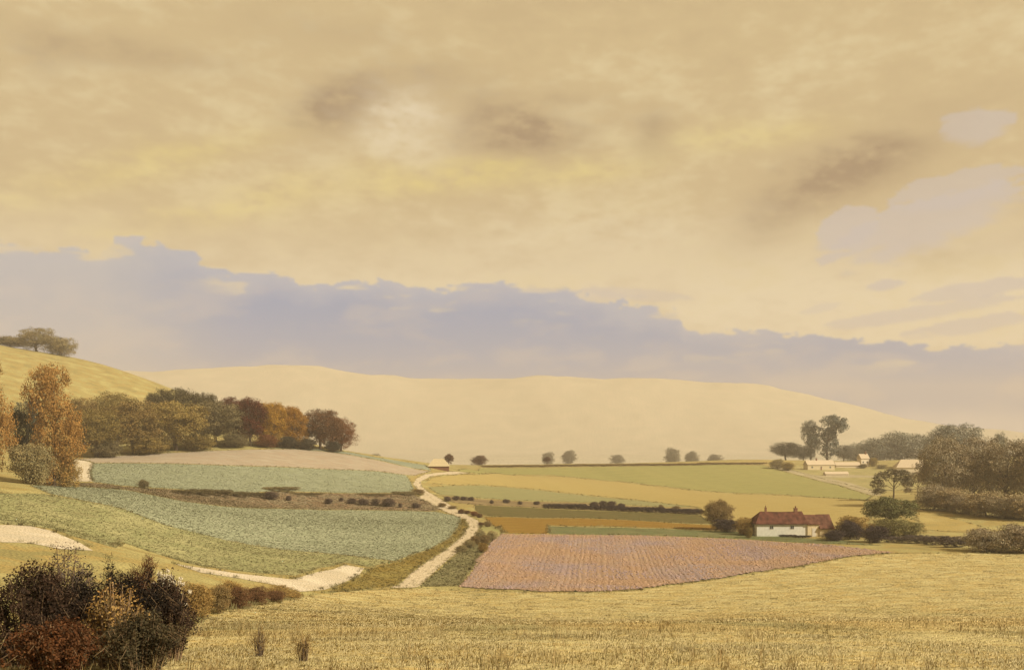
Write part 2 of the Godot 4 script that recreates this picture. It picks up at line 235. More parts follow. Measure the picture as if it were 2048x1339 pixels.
# plants: name, shape, colour, x, z, height, width, label, category, group
const PLANTS := [
	["wood_tree", "round0", "olive", -150.6, -356, 19.3, 22.3, "broad olive tree at the hill end of the wood, front row", "tree", "trees of the wood below the hill"],
	["wood_tree", "round1", "olivebrown", -140.7, -366, 21.1, 24.2, "olive brown tree second from the hill end of the wood, front row", "tree", "trees of the wood below the hill"],
	["wood_tree", "round2", "olive2", -128.5, -376, 20.7, 26.5, "wide ochre olive tree in the middle of the wood front row", "tree", "trees of the wood below the hill"],
	["wood_tree", "round0", "greyolive", -116.8, -388, 19.4, 24.3, "grey olive tree beside the dark russet tree of the wood", "tree", "trees of the wood below the hill"],
	["wood_tree", "tall0", "russet", -105, -394, 20.3, 17.2, "dark russet red tree standing between olive and golden trees", "tree", "trees of the wood below the hill"],
	["wood_tree", "tall1", "golden", -97, -399, 18.7, 12.9, "golden leaved tree next to the dark russet tree", "tree", "trees of the wood below the hill"],
	["wood_tree", "tall0", "golden2", -89.5, -404, 17.5, 13.1, "golden brown tree beside the round brown tree ending the wood", "tree", "trees of the wood below the hill"],
	["wood_tree", "round1", "brown", -80.4, -412, 17.9, 20.3, "round brown tree with bare trunks showing at the end of the wood", "tree", "trees of the wood below the hill"],
	["wood_tree", "bushy1", "orangebrown", -73, -420, 15.2, 13.6, "orange brown tree with low crown, last of the wood above the lane", "tree", "trees of the wood below the hill"],
	["wood_tree", "round2", "olivebrown", -167.5, -385, 21, 15.1, "small crowned tree of the back row at the hill end of the wood", "tree", "back row of the wood"],
	["wood_tree", "round1", "olive", -157.8, -392, 22.6, 19.7, "olive tree of the back row showing over the wood against the hill", "tree", "back row of the wood"],
	["wood_tree", "round0", "darkgreen", -143.6, -400, 23.8, 13.9, "dark green tree crown standing up first above the wood", "tree", "back row of the wood"],
	["wood_tree", "round2", "darkgreen", -136, -404, 24.3, 17.2, "tallest dark green tree crown above the middle of the wood", "tree", "back row of the wood"],
	["wood_tree", "round1", "darkgreen", -127.8, -408, 21.3, 15.1, "low dark green crown stepping down behind the grey olive tree", "tree", "back row of the wood"],
	["wood_tree", "round0", "russet", -116.9, -412, 19.9, 15.2, "russet tree of the back row behind the dark russet tree", "tree", "back row of the wood"],
	["wood_tree", "round2", "golden", -105.3, -416, 18.4, 14, "golden tree of the back row behind the golden trees", "tree", "back row of the wood"],
	["wood_tree", "round1", "golden2", -96.5, -420, 17.3, 13.6, "golden brown tree of the back row near the end of the wood", "tree", "back row of the wood"],
	["wood_edge_shrub", "bush0", "greyolive", -146.4, -354.8, 7.6, 10.8, "grey olive shrub at the foot of the wood beside bare fallow field", "shrub", "shrubs along the edge of the wood"],
	["wood_edge_shrub", "bush0", "olive2", -134.6, -365.8, 7.8, 13, "ochre olive shrub at the foot of the wood beside bare fallow field", "shrub", "shrubs along the edge of the wood"],
	["wood_edge_shrub", "bush0", "olive", -120.3, -378, 7.2, 12.3, "dull olive shrub at the foot of the wood beside bare fallow field", "shrub", "shrubs along the edge of the wood"],
	["wood_edge_shrub", "bush0", "greyolive", -109, -387, 6.7, 10.2, "slate olive shrub at the foot of the wood beside bare fallow field", "shrub", "shrubs along the edge of the wood"],
	["wood_edge_shrub", "bush0", "orangebrown", -98.7, -394.8, 6.2, 9.6, "orange brown shrub at the foot of the wood beside bare fallow field", "shrub", "shrubs along the edge of the wood"],
	["wood_edge_shrub", "bush0", "darkgrey", -91.3, -400.1, 5.6, 10.2, "dark grey shrub at the foot of the wood beside bare fallow field", "shrub", "shrubs along the edge of the wood"],
	["wood_edge_shrub", "bush0", "darkgrey", -84.8, -404.8, 5.5, 8.2, "slate dark shrub at the foot of the wood beside bare fallow field", "shrub", "shrubs along the edge of the wood"],
	["wood_edge_shrub", "bush0", "darkgrey", -74.9, -411.5, 5.7, 7.5, "near black shrub at the foot of the wood beside bare fallow field", "shrub", "shrubs along the edge of the wood"],
	["field_tree", "feather", "rust", -103.4, -222, 26.7, 14.9, "tall russet orange tree with feathery crown beside sage field", "tree", ""],
	["field_tree", "tall1", "slate", -114.6, -232, 20.5, 9.2, "dark slate green tree behind the tall russet orange tree", "tree", ""],
	["field_tree", "feather", "rust", -115.2, -215, 26.6, 14.2, "russet tree cut off by the picture edge beside slate tree", "tree", ""],
	["field_shrub", "bush1", "paleolive", -105.1, -215, 10.7, 9.6, "pale olive bush below the slate green tree", "shrub", ""],
	["field_shrub", "bush2", "ochreleaf", -101.6, -224, 8.5, 5.9, "ochre bush at the foot of the russet orange tree", "shrub", ""],
	["hilltop_tree", "bushy1", "hillolive", -323.3, -668, 17.1, 28.5, "larger dull olive tree clump on the bare hilltop", "tree", "clump on the hilltop"],
	["hilltop_tree", "bush2", "hillolive", -308.8, -672, 14.6, 19.8, "smaller dull olive tree at the edge of the hilltop clump", "tree", "clump on the hilltop"],
	["hilltop_tree", "bush1", "hillolive", -344.5, -675, 8.6, 24, "dull olive hilltop tree farthest back from the slope edge", "tree", "clump on the hilltop"],
	["barn_tree", "lollipop", "brown", -38.7, -600, 8, 7.3, "small round brown tree behind the thatched barn", "tree", ""],
	["crest_thorn", "bush2", "brown", -22, -655, 7.5, 10.7, "brown wind-shaped thorn bush on the field crest", "tree", ""],
	["crest_thorn", "lollipop", "brown", 24.6, -690, 5.1, 6, "lone tiny round brown tree on the field crest", "tree", ""],
	["crest_hedge", "hedge0", "olivebrown", -7.6, -621.6, 1.6, 20.9, "low brown hedge along the field crest, first length from the thorn bush", "hedge", "hedge on the field crest"],
	["crest_hedge", "hedge1", "tawny", 12.2, -631.2, 1.6, 21.2, "low brown hedge along the field crest, second length from the thorn bush", "hedge", "hedge on the field crest"],
	["crest_hedge", "hedge0", "tawny", 32.4, -637.2, 1.6, 21.4, "low brown hedge along the field crest, third length from the thorn bush", "hedge", "hedge on the field crest"],
	["crest_hedge", "hedge1", "olivebrown", 52.9, -642.5, 1.6, 21.6, "low brown hedge along the field crest, fourth length from the thorn bush", "hedge", "hedge on the field crest"],
	["crest_hedge", "hedge0", "tawny", 73.8, -647.9, 1.6, 21.7, "low brown hedge along the field crest, fifth length from the thorn bush", "hedge", "hedge on the field crest"],
	["crest_hedge", "hedge1", "tawny", 94.8, -651.7, 1.6, 21.9, "low brown hedge along the field crest, sixth length from the thorn bush", "hedge", "hedge on the field crest"],
	["crest_hedge", "hedge0", "olivebrown", 115.8, -654.8, 1.6, 22, "low brown hedge along the field crest, seventh length from the thorn bush", "hedge", "hedge on the field crest"],
	["crest_hedge", "hedge1", "tawny", 137.4, -659.4, 1.7, 22.1, "low brown hedge along the field crest, eighth length from the thorn bush", "hedge", "hedge on the field crest"],
	["crest_hedge", "hedge0", "tawny", 159.7, -665.6, 1.7, 22.3, "low brown hedge along the field crest, ninth length from the thorn bush", "hedge", "hedge on the field crest"],
	["plain_tree", "bush0", "haze", -168.4, -1200, 16.9, 14.9, "faint hazy plain tree beyond the field crest, seventh from the village elms", "tree", "hedgerow trees on the far plain"],
	["plain_tree", "bush0", "haze", 47.6, -1300, 21.6, 16.2, "faint hazy plain tree beyond the field crest, sixth from the village elms", "tree", "hedgerow trees on the far plain"],
	["plain_tree", "bush0", "haze", 77.1, -1330, 23.3, 20.4, "faint hazy plain tree beyond the field crest, fifth from the village elms", "tree", "hedgerow trees on the far plain"],
	["plain_tree", "bush2", "haze", 144.8, -1350, 15.3, 19.1, "faint hazy plain tree beyond the field crest, fourth from the village elms", "tree", "hedgerow trees on the far plain"],
	["plain_tree", "bush0", "haze", 212.2, -1300, 28.6, 20, "faint hazy plain tree beyond the field crest, third from the village elms", "tree", "hedgerow trees on the far plain"],
	["plain_tree", "bush0", "haze", 243.4, -1330, 22.1, 19.5, "faint hazy plain tree beyond the field crest, second from the village elms", "tree", "hedgerow trees on the far plain"],
	["plain_tree", "bush2", "haze", 278.6, -1350, 15.8, 19.8, "faint hazy plain tree beyond the field crest, first from the village elms", "tree", "hedgerow trees on the far plain"],
	["village_tree", "round0", "villagegrey", 211.7, -760, 15.3, 24, "round grey tree beside pale yellow bushes at village end", "tree", ""],
	["village_tree", "round1", "villagegrey", 228.2, -770, 12.4, 18, "grey tree between the round grey tree and tall elm", "tree", ""],
	["elm_tree", "elm", "elm", 237.4, -740, 33.5, 27.8, "tallest grey green elm with leaning two-part crown over the village", "tree", ""],
	["elm_tree", "feather", "elmpale", 228, -750, 30, 16, "paler thin elm leaning beside the tallest elm", "tree", ""],
	["village_tree", "round2", "villagegrey", 266.7, -790, 14.7, 16.1, "small grey tree next to the tallest elm over cottages", "tree", ""],
	["village_wood_tree", "bushy1", "greygreen", 309.6, -880, 21, 27.7, "grey green tree of the domed village wood, first from the tallest elm", "tree", "domed wood behind the village"],
	["village_wood_tree", "bush0", "greygreen", 325.7, -880, 26.4, 34, "grey green tree of the domed village wood, second from the tallest elm", "tree", "domed wood behind the village"],
	["village_wood_tree", "bush2", "greygreen", 345.4, -880, 31.1, 41.2, "grey green tree of the domed village wood, third from the tallest elm", "tree", "domed wood behind the village"],
	["village_wood_tree", "bushy1", "greygreen", 364.2, -880, 25.1, 38.5, "grey green tree of the domed village wood, fourth from the tallest elm", "tree", "domed wood behind the village"],
	["village_wood_tree", "bush0", "greygreen", 379.4, -880, 21.7, 31.3, "grey green tree of the domed village wood, fifth from the tallest elm", "tree", "domed wood behind the village"],
	["village_tree", "round1", "elmpale", 288.9, -640, 30.4, 36.4, "pale flat-topped tree showing above the big brown trees", "tree", ""],
	["village_bush", "bush0", "paleyellow", 172.6, -638, 7.4, 11.7, "pale yellow bush at village end, larger one", "shrub", ""],
	["village_bush", "bush1", "yellowleaf", 175.8, -625.3, 6.6, 8.3, "small bright yellow bush in front of larger pale bush", "shrub", ""],
	["village_bush", "bush2", "yellowleaf", 245.2, -668, 7, 6.8, "yellow bush beside the tall narrow village house", "shrub", ""],
	["village_bush", "bush0", "paleolive", 234.1, -655, 3.6, 6, "olive bush at the foot of the tall narrow village house", "shrub", ""],
	["village_bush", "bush1", "paleyellow", 244.5, -650, 3.6, 7.9, "pale bush between tall narrow house and big pale barn", "shrub", ""],
	["large_tree", "bushy1", "brownolive", 140.3, -318, 23.7, 19.1, "big brown olive tree with rounded crown nearest the pale barn", "tree", "big trees on the slope"],
	["large_tree", "bushy1", "brownolive2", 155.7, -330, 22.9, 20.1, "big brown tree behind the pair on the slope", "tree", "big trees on the slope"],
	["large_tree", "tall1", "brownolive", 156.7, -312, 21.9, 19, "big brown olive tree at the picture edge on the slope", "tree", "big trees on the slope"],
	["large_tree", "bushy1", "brownolive2", 165.3, -305, 22.6, 20.2, "big brown tree beyond the picture edge on the slope", "tree", "big trees on the slope"],
	["large_tree", "round1", "greygreen", 208, -420, 25.9, 8.5, "small grey green crown peeping over the big trees", "tree", ""],
	["slope_shrub", "bush0", "brownolive", 130.9, -305, 9.1, 10.9, "brown bush first below the pale barn on the slope", "shrub", "bushes under the big trees"],
	["slope_shrub", "bush1", "olivebrown2", 133.5, -298, 8.2, 11.2, "tawny bush second below the big trees on the slope", "shrub", "bushes under the big trees"],
	["slope_shrub", "bush2", "brownolive2", 134.8, -290, 6.2, 9.7, "dark brown bush third below the big trees on the slope", "shrub", "bushes under the big trees"],
	["slope_shrub", "bush0", "olivebrown2", 135.9, -282, 8.2, 12, "wide tawny bush under the big trees", "shrub", "bushes under the big trees"],
	["slope_shrub", "bush1", "brownolive", 138.4, -276, 7.2, 11.8, "brown bush at picture edge under the big trees", "shrub", "bushes under the big trees"],
	["slope_shrub", "bush2", "olivebrown2", 142.6, -272, 8, 12.4, "tawny bush past the picture edge under the big trees", "shrub", "bushes under the big trees"],
	["small_tree", "airy", "airyolive", 137.9, -355.2, 11.2, 14.8, "airy small tree with thin curved trunk and open crown", "tree", ""],
	["small_tree", "airy", "brownolive", 153.6, -372, 9.6, 9.8, "small brown tree between airy tree and big trees", "tree", ""],
	["cottage_tree", "dense", "darkolive", 95.6, -248, 9.3, 13.4, "dense dark green round tree behind the cottage shrubs", "tree", ""],
	["cottage_shrub", "bush0", "greenolive", 90.7, -236, 5.1, 10.3, "olive green bush under the dense round tree", "shrub", ""],
	["cottage_shrub", "bush1", "greenolive", 96.6, -238, 4, 6.5, "lower olive bush at the outer side under the dense round tree", "shrub", ""],
	["cottage_shrub", "bush2", "ochreleaf", 81.8, -236, 5.8, 7.9, "ochre brown bush beside the cottage end wall", "shrub", ""],
	["cottage_shrub", "bush0", "purpledark", 78.4, -228, 5.1, 5.8, "speckled dark purple bush against cottage end", "shrub", ""],
	["cottage_shrub", "bush1", "purpledark", 81.4, -220, 4.4, 6.3, "larger dark purple bush by the plough field corner", "shrub", ""],
	["cottage_shrub", "bush2", "purpledark", 73.7, -225, 2.8, 5, "low dark purple bush in front of the cottage outhouse", "shrub", ""],
	["cottage_tree", "round1", "tawny", 53.6, -255.8, 8.3, 8.8, "tawny round tree at the end of the field hedge near the cottage", "tree", ""],
	["cottage_shrub", "bush0", "purpledark", 54.4, -248.8, 3.9, 7.1, "dark purple bush under the tawny round tree", "shrub", ""],
	["cottage_shrub", "bush1", "ochreleaf", 57.1, -240, 5.1, 5.4, "ochre garden bush between tawny tree and cottage", "shrub", ""],
	["cottage_shrub", "bush2", "olive", 55.9, -232, 3, 1.9, "tiny olive bush close to the cottage wall", "shrub", ""],
	["garden_hedge", "hedge0", "hedgebrown", 85.9, -219.3, 1.6, 4.9, "first length of dark clipped hedge from the purple bushes", "hedge", "clipped hedge beyond the cottage"],
	["garden_hedge", "hedge1", "hedgebrown", 89.6, -217.3, 2, 4.9, "second length of dark clipped hedge from the purple bushes", "hedge", "clipped hedge beyond the cottage"],
	["garden_hedge", "hedge0", "hedgebrown", 92.2, -213.6, 2.2, 4.8, "third length of dark clipped hedge from the purple bushes", "hedge", "clipped hedge beyond the cottage"],
	["garden_hedge", "hedge1", "hedgebrown", 93.7, -208, 2.5, 4.9, "last length of dark clipped hedge, against the olive bush", "hedge", "clipped hedge beyond the cottage"],
	["corner_bush", "bush1", "brownolive", 96.1, -199.3, 5.7, 9.3, "olive brown bush at the end of the clipped hedge", "shrub", ""],
	["corner_bush", "bush0", "brownolive2", 103, -199.3, 6.5, 11.1, "olive brown bush past the picture edge beyond the clipped hedge", "shrub", ""],
	["low_hedge", "hedge0", "purpledark", 58.4, -244.4, 0.7, 3.2, "low dark hedge between purple bush and cottage", "hedge", ""],
	["low_hedge", "hedge1", "purpledark", 60.3, -240.1, 0.8, 3.2, "low dark hedge in front of cottage wall corner", "hedge", ""],
	["low_hedge", "hedge0", "purpledark", 62.8, -236.6, 0.7, 3.6, "low dark garden hedge under the first cottage window", "hedge", ""],
	["low_hedge", "hedge1", "purpledark", 65.8, -234.4, 0.7, 3.6, "low dark garden hedge under the second cottage window", "hedge", ""],
	["low_hedge", "hedge0", "purpledark", 68.8, -232.7, 0.7, 3.5, "low dark garden hedge before the cottage door", "hedge", ""],
	["bank_bush", "bush0", "greyolive", -102, -271.9, 2.9, 3.3, "square grey green bush alone at the hill end of bank", "shrub", "bushes on the bank between the sage fields"],
	["bank_bush", "hedge0", "greyolive", -92.3, -275.4, 1.5, 5.9, "low grey olive bush on bank, first from the square grey bush", "shrub", "bushes on the bank between the sage fields"],
	["bank_bush", "hedge1", "greyolive", -89.8, -284.1, 2.1, 6.4, "low grey olive bush on bank, second from the square grey bush", "shrub", "bushes on the bank between the sage fields"],
	["bank_bush", "hedge0", "greyolive", -86.7, -291, 2.2, 6.5, "low grey olive bush on bank, third from the square grey bush", "shrub", "bushes on the bank between the sage fields"],
	["bank_bush", "hedge1", "greyolive", -83.1, -297.2, 1.8, 6.6, "low grey olive bush on bank, fourth from the square grey bush", "shrub", "bushes on the bank between the sage fields"],
	["bank_bush", "hedge0", "greyolive", -79.3, -303.4, 1.7, 5.6, "low grey olive bush on bank, fifth from the square grey bush", "shrub", "bushes on the bank between the sage fields"],
	["bank_bush", "bush1", "purplebrown", -74.6, -303.9, 3.2, 4.9, "largest dark purple brown bush on the bank between sage fields", "shrub", "bushes on the bank between the sage fields"],
	["bank_bush", "bush0", "purplebrown", -69.8, -307.2, 2, 1.9, "small dark purple bush on bank, eighth of the spaced row from the lane", "shrub", "bushes on the bank between the sage fields"],
	["bank_bush", "bush1", "purplebrown", -58, -310.6, 2.3, 2.7, "small dark purple bush on bank, seventh of the spaced row from the lane", "shrub", "bushes on the bank between the sage fields"],
	["bank_bush", "bush2", "purplebrown", -55.3, -318, 1.6, 1.6, "small dark purple bush on bank, sixth of the spaced row from the lane", "shrub", "bushes on the bank between the sage fields"],
	["bank_bush", "bush0", "purplebrown", -51.4, -315.8, 2.1, 3.5, "small dark purple bush on bank, fifth of the spaced row from the lane", "shrub", "bushes on the bank between the sage fields"],
	["bank_bush", "bush1", "purplebrown", -47.6, -314.5, 2.5, 3.8, "small dark purple bush on bank, fourth of the spaced row from the lane", "shrub", "bushes on the bank between the sage fields"],
	["bank_bush", "bush2", "purplebrown", -43.8, -314.5, 2.6, 3, "small dark purple bush on bank, third of the spaced row from the lane", "shrub", "bushes on the bank between the sage fields"],
	["bank_bush", "bush0", "purplebrown", -39.6, -314.1, 3.1, 4.8, "small dark purple bush on bank, second of the spaced row from the lane", "shrub", "bushes on the bank between the sage fields"],
	["bank_bush", "bush1", "purplebrown", -35.6, -312.8, 1.7, 1.4, "small dark purple bush on bank, first of the spaced row from the lane", "shrub", "bushes on the bank between the sage fields"],
	["bank_bush", "bush2", "purplebrown", -30.6, -313.2, 1.9, 3.2, "dark bush nearest the lane on the sage field bank", "shrub", "bushes on the bank between the sage fields"],
	["bank_bush", "bush0", "tawny", -33.2, -347.7, 2.5, 4.6, "tawny bush at the narrow bend of the lane", "shrub", ""],
	["bank_bush", "hedge0", "paleolive", -67.3, -321.5, 1.1, 9.8, "pale olive low growth behind dark bushes on bank", "shrub", "bushes on the bank between the sage fields"],
	["bank_bush", "hedge1", "paleolive", -47.3, -333.5, 1, 9.5, "pale olive low growth between dark row and upper field", "shrub", "bushes on the bank between the sage fields"],
	["bank_bush", "hedge0", "paleolive", -76, -322.4, 1.8, 10.5, "pale olive low growth above the largest bank bush", "shrub", "bushes on the bank between the sage fields"],
	["bank_bush", "hedge1", "paleolive", -37.5, -341.7, 1.5, 7.6, "pale olive low growth beside tawny bend bush", "shrub", "bushes on the bank between the sage fields"],
	["hedge_bush", "bush0", "purplebrown", -21.9, -331.7, 2.2, 2.5, "small purple brown bush, first from the lane bend in tight row", "shrub", "bushes of the hedge above the ochre strip"],
	["hedge_bush", "bush1", "purplebrown", -19.4, -340.8, 1.9, 2.9, "small purple brown bush, second from the lane bend in tight row", "shrub", "bushes of the hedge above the ochre strip"],
	["hedge_bush", "bush2", "purplebrown", -16.9, -343.5, 1.7, 2.8, "small purple brown bush, third from the lane bend in tight row", "shrub", "bushes of the hedge above the ochre strip"],
	["hedge_bush", "bush0", "purplebrown", -14.4, -344.4, 1.7, 2.6, "small purple brown bush, fourth from the lane bend in tight row", "shrub", "bushes of the hedge above the ochre strip"],
	["hedge_bush", "bush0", "purplebrown", -7, -337.6, 1.7, 1.5, "little round dark bush on thin bank, first from the tight row", "shrub", "bushes of the hedge above the ochre strip"],
	["hedge_bush", "bush1", "purplebrown", -2.1, -346.7, 1.7, 2.8, "little round dark bush on thin bank, second from the tight row", "shrub", "bushes of the hedge above the ochre strip"],
	["hedge_bush", "bush2", "purplebrown", 2.8, -343, 1.5, 1.7, "little round dark bush on thin bank, third from the tight row", "shrub", "bushes of the hedge above the ochre strip"],
	["hedge_bush", "bush0", "purplebrown", 8.6, -344, 1.6, 2.4, "little round dark bush on thin bank, fourth from the tight row", "shrub", "bushes of the hedge above the ochre strip"],
	["hedge_bush", "hedge0", "purpledark", 13.2, -329.9, 1.7, 5, "low dark purple hedge length, first from the lane end of long field hedge", "hedge", "bushes of the hedge above the ochre strip"],
	["hedge_bush", "hedge1", "purpledark", 17.5, -328.6, 1.8, 5, "low dark purple hedge length, second from the lane end of long field hedge", "hedge", "bushes of the hedge above the ochre strip"],
	["hedge_bush", "hedge0", "purpledark", 21.8, -327.2, 2, 5, "low dark purple hedge length, third from the lane end of long field hedge", "hedge", "bushes of the hedge above the ochre strip"],
	["hedge_bush", "hedge1", "purpledark", 26, -325.4, 1.6, 5, "low dark purple hedge length, fourth from the lane end of long field hedge", "hedge", "bushes of the hedge above the ochre strip"],
	["hedge_bush", "hedge0", "purpledark", 30.1, -323.2, 1.8, 4.9, "low dark purple hedge length, fifth from the lane end of long field hedge", "hedge", "bushes of the hedge above the ochre strip"],
	["hedge_bush", "hedge1", "purpledark", 34.1, -320.6, 1.9, 4.9, "low dark purple hedge length, sixth from the lane end of long field hedge", "hedge", "bushes of the hedge above the ochre strip"],
	["hedge_bush", "hedge0", "purpledark", 38, -318, 1.6, 4.8, "low dark purple hedge length, seventh from the lane end of long field hedge", "hedge", "bushes of the hedge above the ochre strip"],
	["hedge_bush", "hedge1", "purpledark", 41.8, -315.4, 1.7, 4.8, "low dark purple hedge length, eighth from the lane end of long field hedge", "hedge", "bushes of the hedge above the ochre strip"],
	["hedge_bush", "hedge0", "purpledark", 45.6, -312.4, 1.9, 4.8, "low dark purple hedge length, ninth from the lane end of long field hedge", "hedge", "bushes of the hedge above the ochre strip"],
	["hedge_bush", "hedge1", "purpledark", 49.3, -309.8, 1.6, 4.7, "low dark purple hedge length, tenth from the lane end of long field hedge", "hedge", "bushes of the hedge above the ochre strip"],
	["hedge_bush", "hedge0", "purpledark", 52.9, -306.8, 1.7, 4.7, "low dark purple hedge length, eleventh from the lane end of long field hedge", "hedge", "bushes of the hedge above the ochre strip"],
	["hedge_bush", "hedge1", "purpledark", 56.5, -304.3, 1.8, 4.6, "low dark purple hedge length, twelfth from the lane end of long field hedge", "hedge", "bushes of the hedge above the ochre strip"],
	["hedge_bush", "bush0", "purplebrown", 28.2, -338, 2.2, 3.4, "taller bush over the long field hedge, first of the clump from lane", "shrub", "bushes of the hedge above the ochre strip"],
	["hedge_bush", "bush1", "purplebrown", 31.5, -340.8, 2.4, 3.1, "taller bush over the long field hedge, second of the clump from lane", "shrub", "bushes of the hedge above the ochre strip"],
	["hedge_bush", "bush2", "purplebrown", 34.1, -338.5, 2.4, 3.8, "taller bush over the long field hedge, third of the clump from lane", "shrub", "bushes of the hedge above the ochre strip"],
	["hedge_bush", "bush0", "purplebrown", 37.3, -336.2, 1.7, 3.1, "taller bush over the long field hedge, fourth of the clump from lane", "shrub", "bushes of the hedge above the ochre strip"],
	["hedge_bush", "bush1", "tawny", 50.4, -332.6, 1.5, 1.7, "small tawny bush over the cottage end of field hedge, first one", "shrub", "bushes of the hedge above the ochre strip"],
	["hedge_bush", "bush2", "tawny", 54.6, -327.2, 1.3, 2.7, "small tawny bush over the cottage end of field hedge, second one", "shrub", "bushes of the hedge above the ochre strip"],
	["lane_bush", "bush0", "tawny", -22.5, -316.7, 1.7, 2.9, "tawny low bush on lane bank, first down from the barn", "shrub", "bushes along the lane"],
	["lane_bush", "bush1", "tawny", -19, -313.7, 1.2, 3.2, "tawny low bush on lane bank, second down from the barn", "shrub", "bushes along the lane"],
	["lane_bush", "bush2", "brown", -15.7, -303, 1.7, 2.2, "round brown bush on lane bank, first down from the barn", "shrub", "bushes along the lane"],
	["lane_bush", "bush0", "brown", -13.8, -302.2, 1.4, 2.2, "round brown bush on lane bank, second down from the barn", "shrub", "bushes along the lane"],
	["lane_bush", "bush1", "orangebrown", -11.5, -296.8, 1.8, 2.6, "reddish brown bush on the lane bank above the bend", "shrub", "bushes along the lane"],
	["lane_bush", "bush2", "brown", -9.7, -292.2, 1.5, 2.1, "round brown bush on lane bank, third down from the barn", "shrub", "bushes along the lane"],
	["lane_bush", "bush0", "brown", -8.3, -264.1, 1.2, 1.7, "round brown bush on lane bank, fourth down from the barn", "shrub", "bushes along the lane"],
	["lane_bush", "bush1", "tawny", -6.5, -261.5, 1.8, 2.4, "tawny low bush on lane bank, third down from the barn", "shrub", "bushes along the lane"],
	["lane_bush", "bush0", "paleolive", -9.3, -212.6, 2.1, 3, "pale olive bush at lane corner, second from the lane edge", "shrub", "bushes along the lane"],
	["lane_bush", "bush1", "tawny", -8.2, -218.9, 2.4, 2.4, "tawny bush at lane corner, first from the lane edge", "shrub", "bushes along the lane"],
	["lane_bush", "bush2", "paleolive", -7.2, -227.5, 2.7, 2.8, "pale olive bush at lane corner, third from the lane edge", "shrub", "bushes along the lane"],
	["lane_bush", "bush0", "tawny", -6, -219.3, 2.7, 2.2, "tawny bush at lane corner, second from the lane edge", "shrub", "bushes along the lane"],
	["lane_bush", "bush1", "paleyellow", -4.7, -229.9, 2.6, 2.6, "pale yellow bush beside the lane corner", "shrub", "bushes along the lane"],
	["lane_bush", "bush2", "paleolive", -10.5, -203.2, 1.8, 2.7, "pale olive bush at lane corner, first from the lane edge", "shrub", "bushes along the lane"],
	["lane_bush", "bush0", "ochreleaf", -6, -204.1, 2.5, 2.1, "ochre bush above the rough verge", "shrub", "bushes along the lane"],
	["hedge_shrub", "bush0", "ochrepale", -18, -55.9, 2.4, 2, "large pale ochre hedge bush beside the dark thicket", "shrub", "bushes of the hedge running down from the thicket"],
	["hedge_shrub", "bush1", "tawny", -18.9, -63.4, 2.2, 1.7, "tawny hedge bush second from the thicket", "shrub", "bushes of the hedge running down from the thicket"],
	["hedge_shrub", "bush2", "rustbrown", -20.6, -73.9, 2, 1.7, "rust brown hedge bush third from the thicket", "shrub", "bushes of the hedge running down from the thicket"],
	["hedge_shrub", "bush0", "rustbrown", -22.6, -86.6, 1.9, 2.2, "large rust brown hedge bush fourth from the thicket", "shrub", "bushes of the hedge running down from the thicket"],
	["hedge_shrub", "bush1", "rustbrown", -23.5, -97.4, 1.4, 2.1, "low rust brown hedge bush fifth from the thicket", "shrub", "bushes of the hedge running down from the thicket"],
	["hedge_shrub", "bush2", "ochrepale", -25.4, -107.5, 1.6, 3.3, "ochre bush behind the low end of the hedge", "shrub", "bushes of the hedge running down from the thicket"],
	["hedge_shrub", "bush0", "ochrepale", -24.9, -112.1, 0.9, 1.9, "smallest ochre bush ending the hedge at chalk bank", "shrub", "bushes of the hedge running down from the thicket"],
	["hedge_shrub", "bush1", "ochrepale", -22.4, -77.6, 2.4, 2.4, "ochre bush showing behind the tawny hedge bush", "shrub", "bushes of the hedge running down from the thicket"],
]
# houses: name, label, x, z, turn, width, depth, eaves, ridge, wall, roof, hips, chimneys, windows, door
const HOUSES := [
	["barn", "small thatched barn with red brown walls beside the lane top", -32.5, -435.3, 0.05, 9.1, 7, 1.7, 4.9, "wood", "thatch", 2.6, 2.6, [], 0, false],
	["village_house", "cream village house with gables and chimney under the tallest elm", 200, -635.6, 0.1, 18.1, 7, 3.6, 6.5, "cream", "pale", 0, 0, [-0.1], 3, true],
	["village_shed", "long low pale shed between the cream house and tall house", 225.2, -658.3, 0, 16.1, 6, 1.8, 4, "pale", "pale", 0, 0, [], 0, false],
	["village_house", "tall narrow pale village house beside a yellow bush", 239.7, -666.8, 0.15, 5.8, 6, 5.8, 8.8, "pale", "pale", 0, 0, [0.3], 2, false],
	["pale_barn", "big pale pinkish barn with hipped roof beside big trees", 240.9, -592.2, -0.1, 17.5, 9, 4.2, 9, "pale", "pale", 4, 1.5, [], 0, false],
	["village_shed", "long low whitish shed beside the village track", 194.7, -588.4, 0.05, 13.8, 4, 1.3, 2.7, "pale", "pale", 0, 0, [], 0, false],
]
const COTTAGE := [58.8, -236]
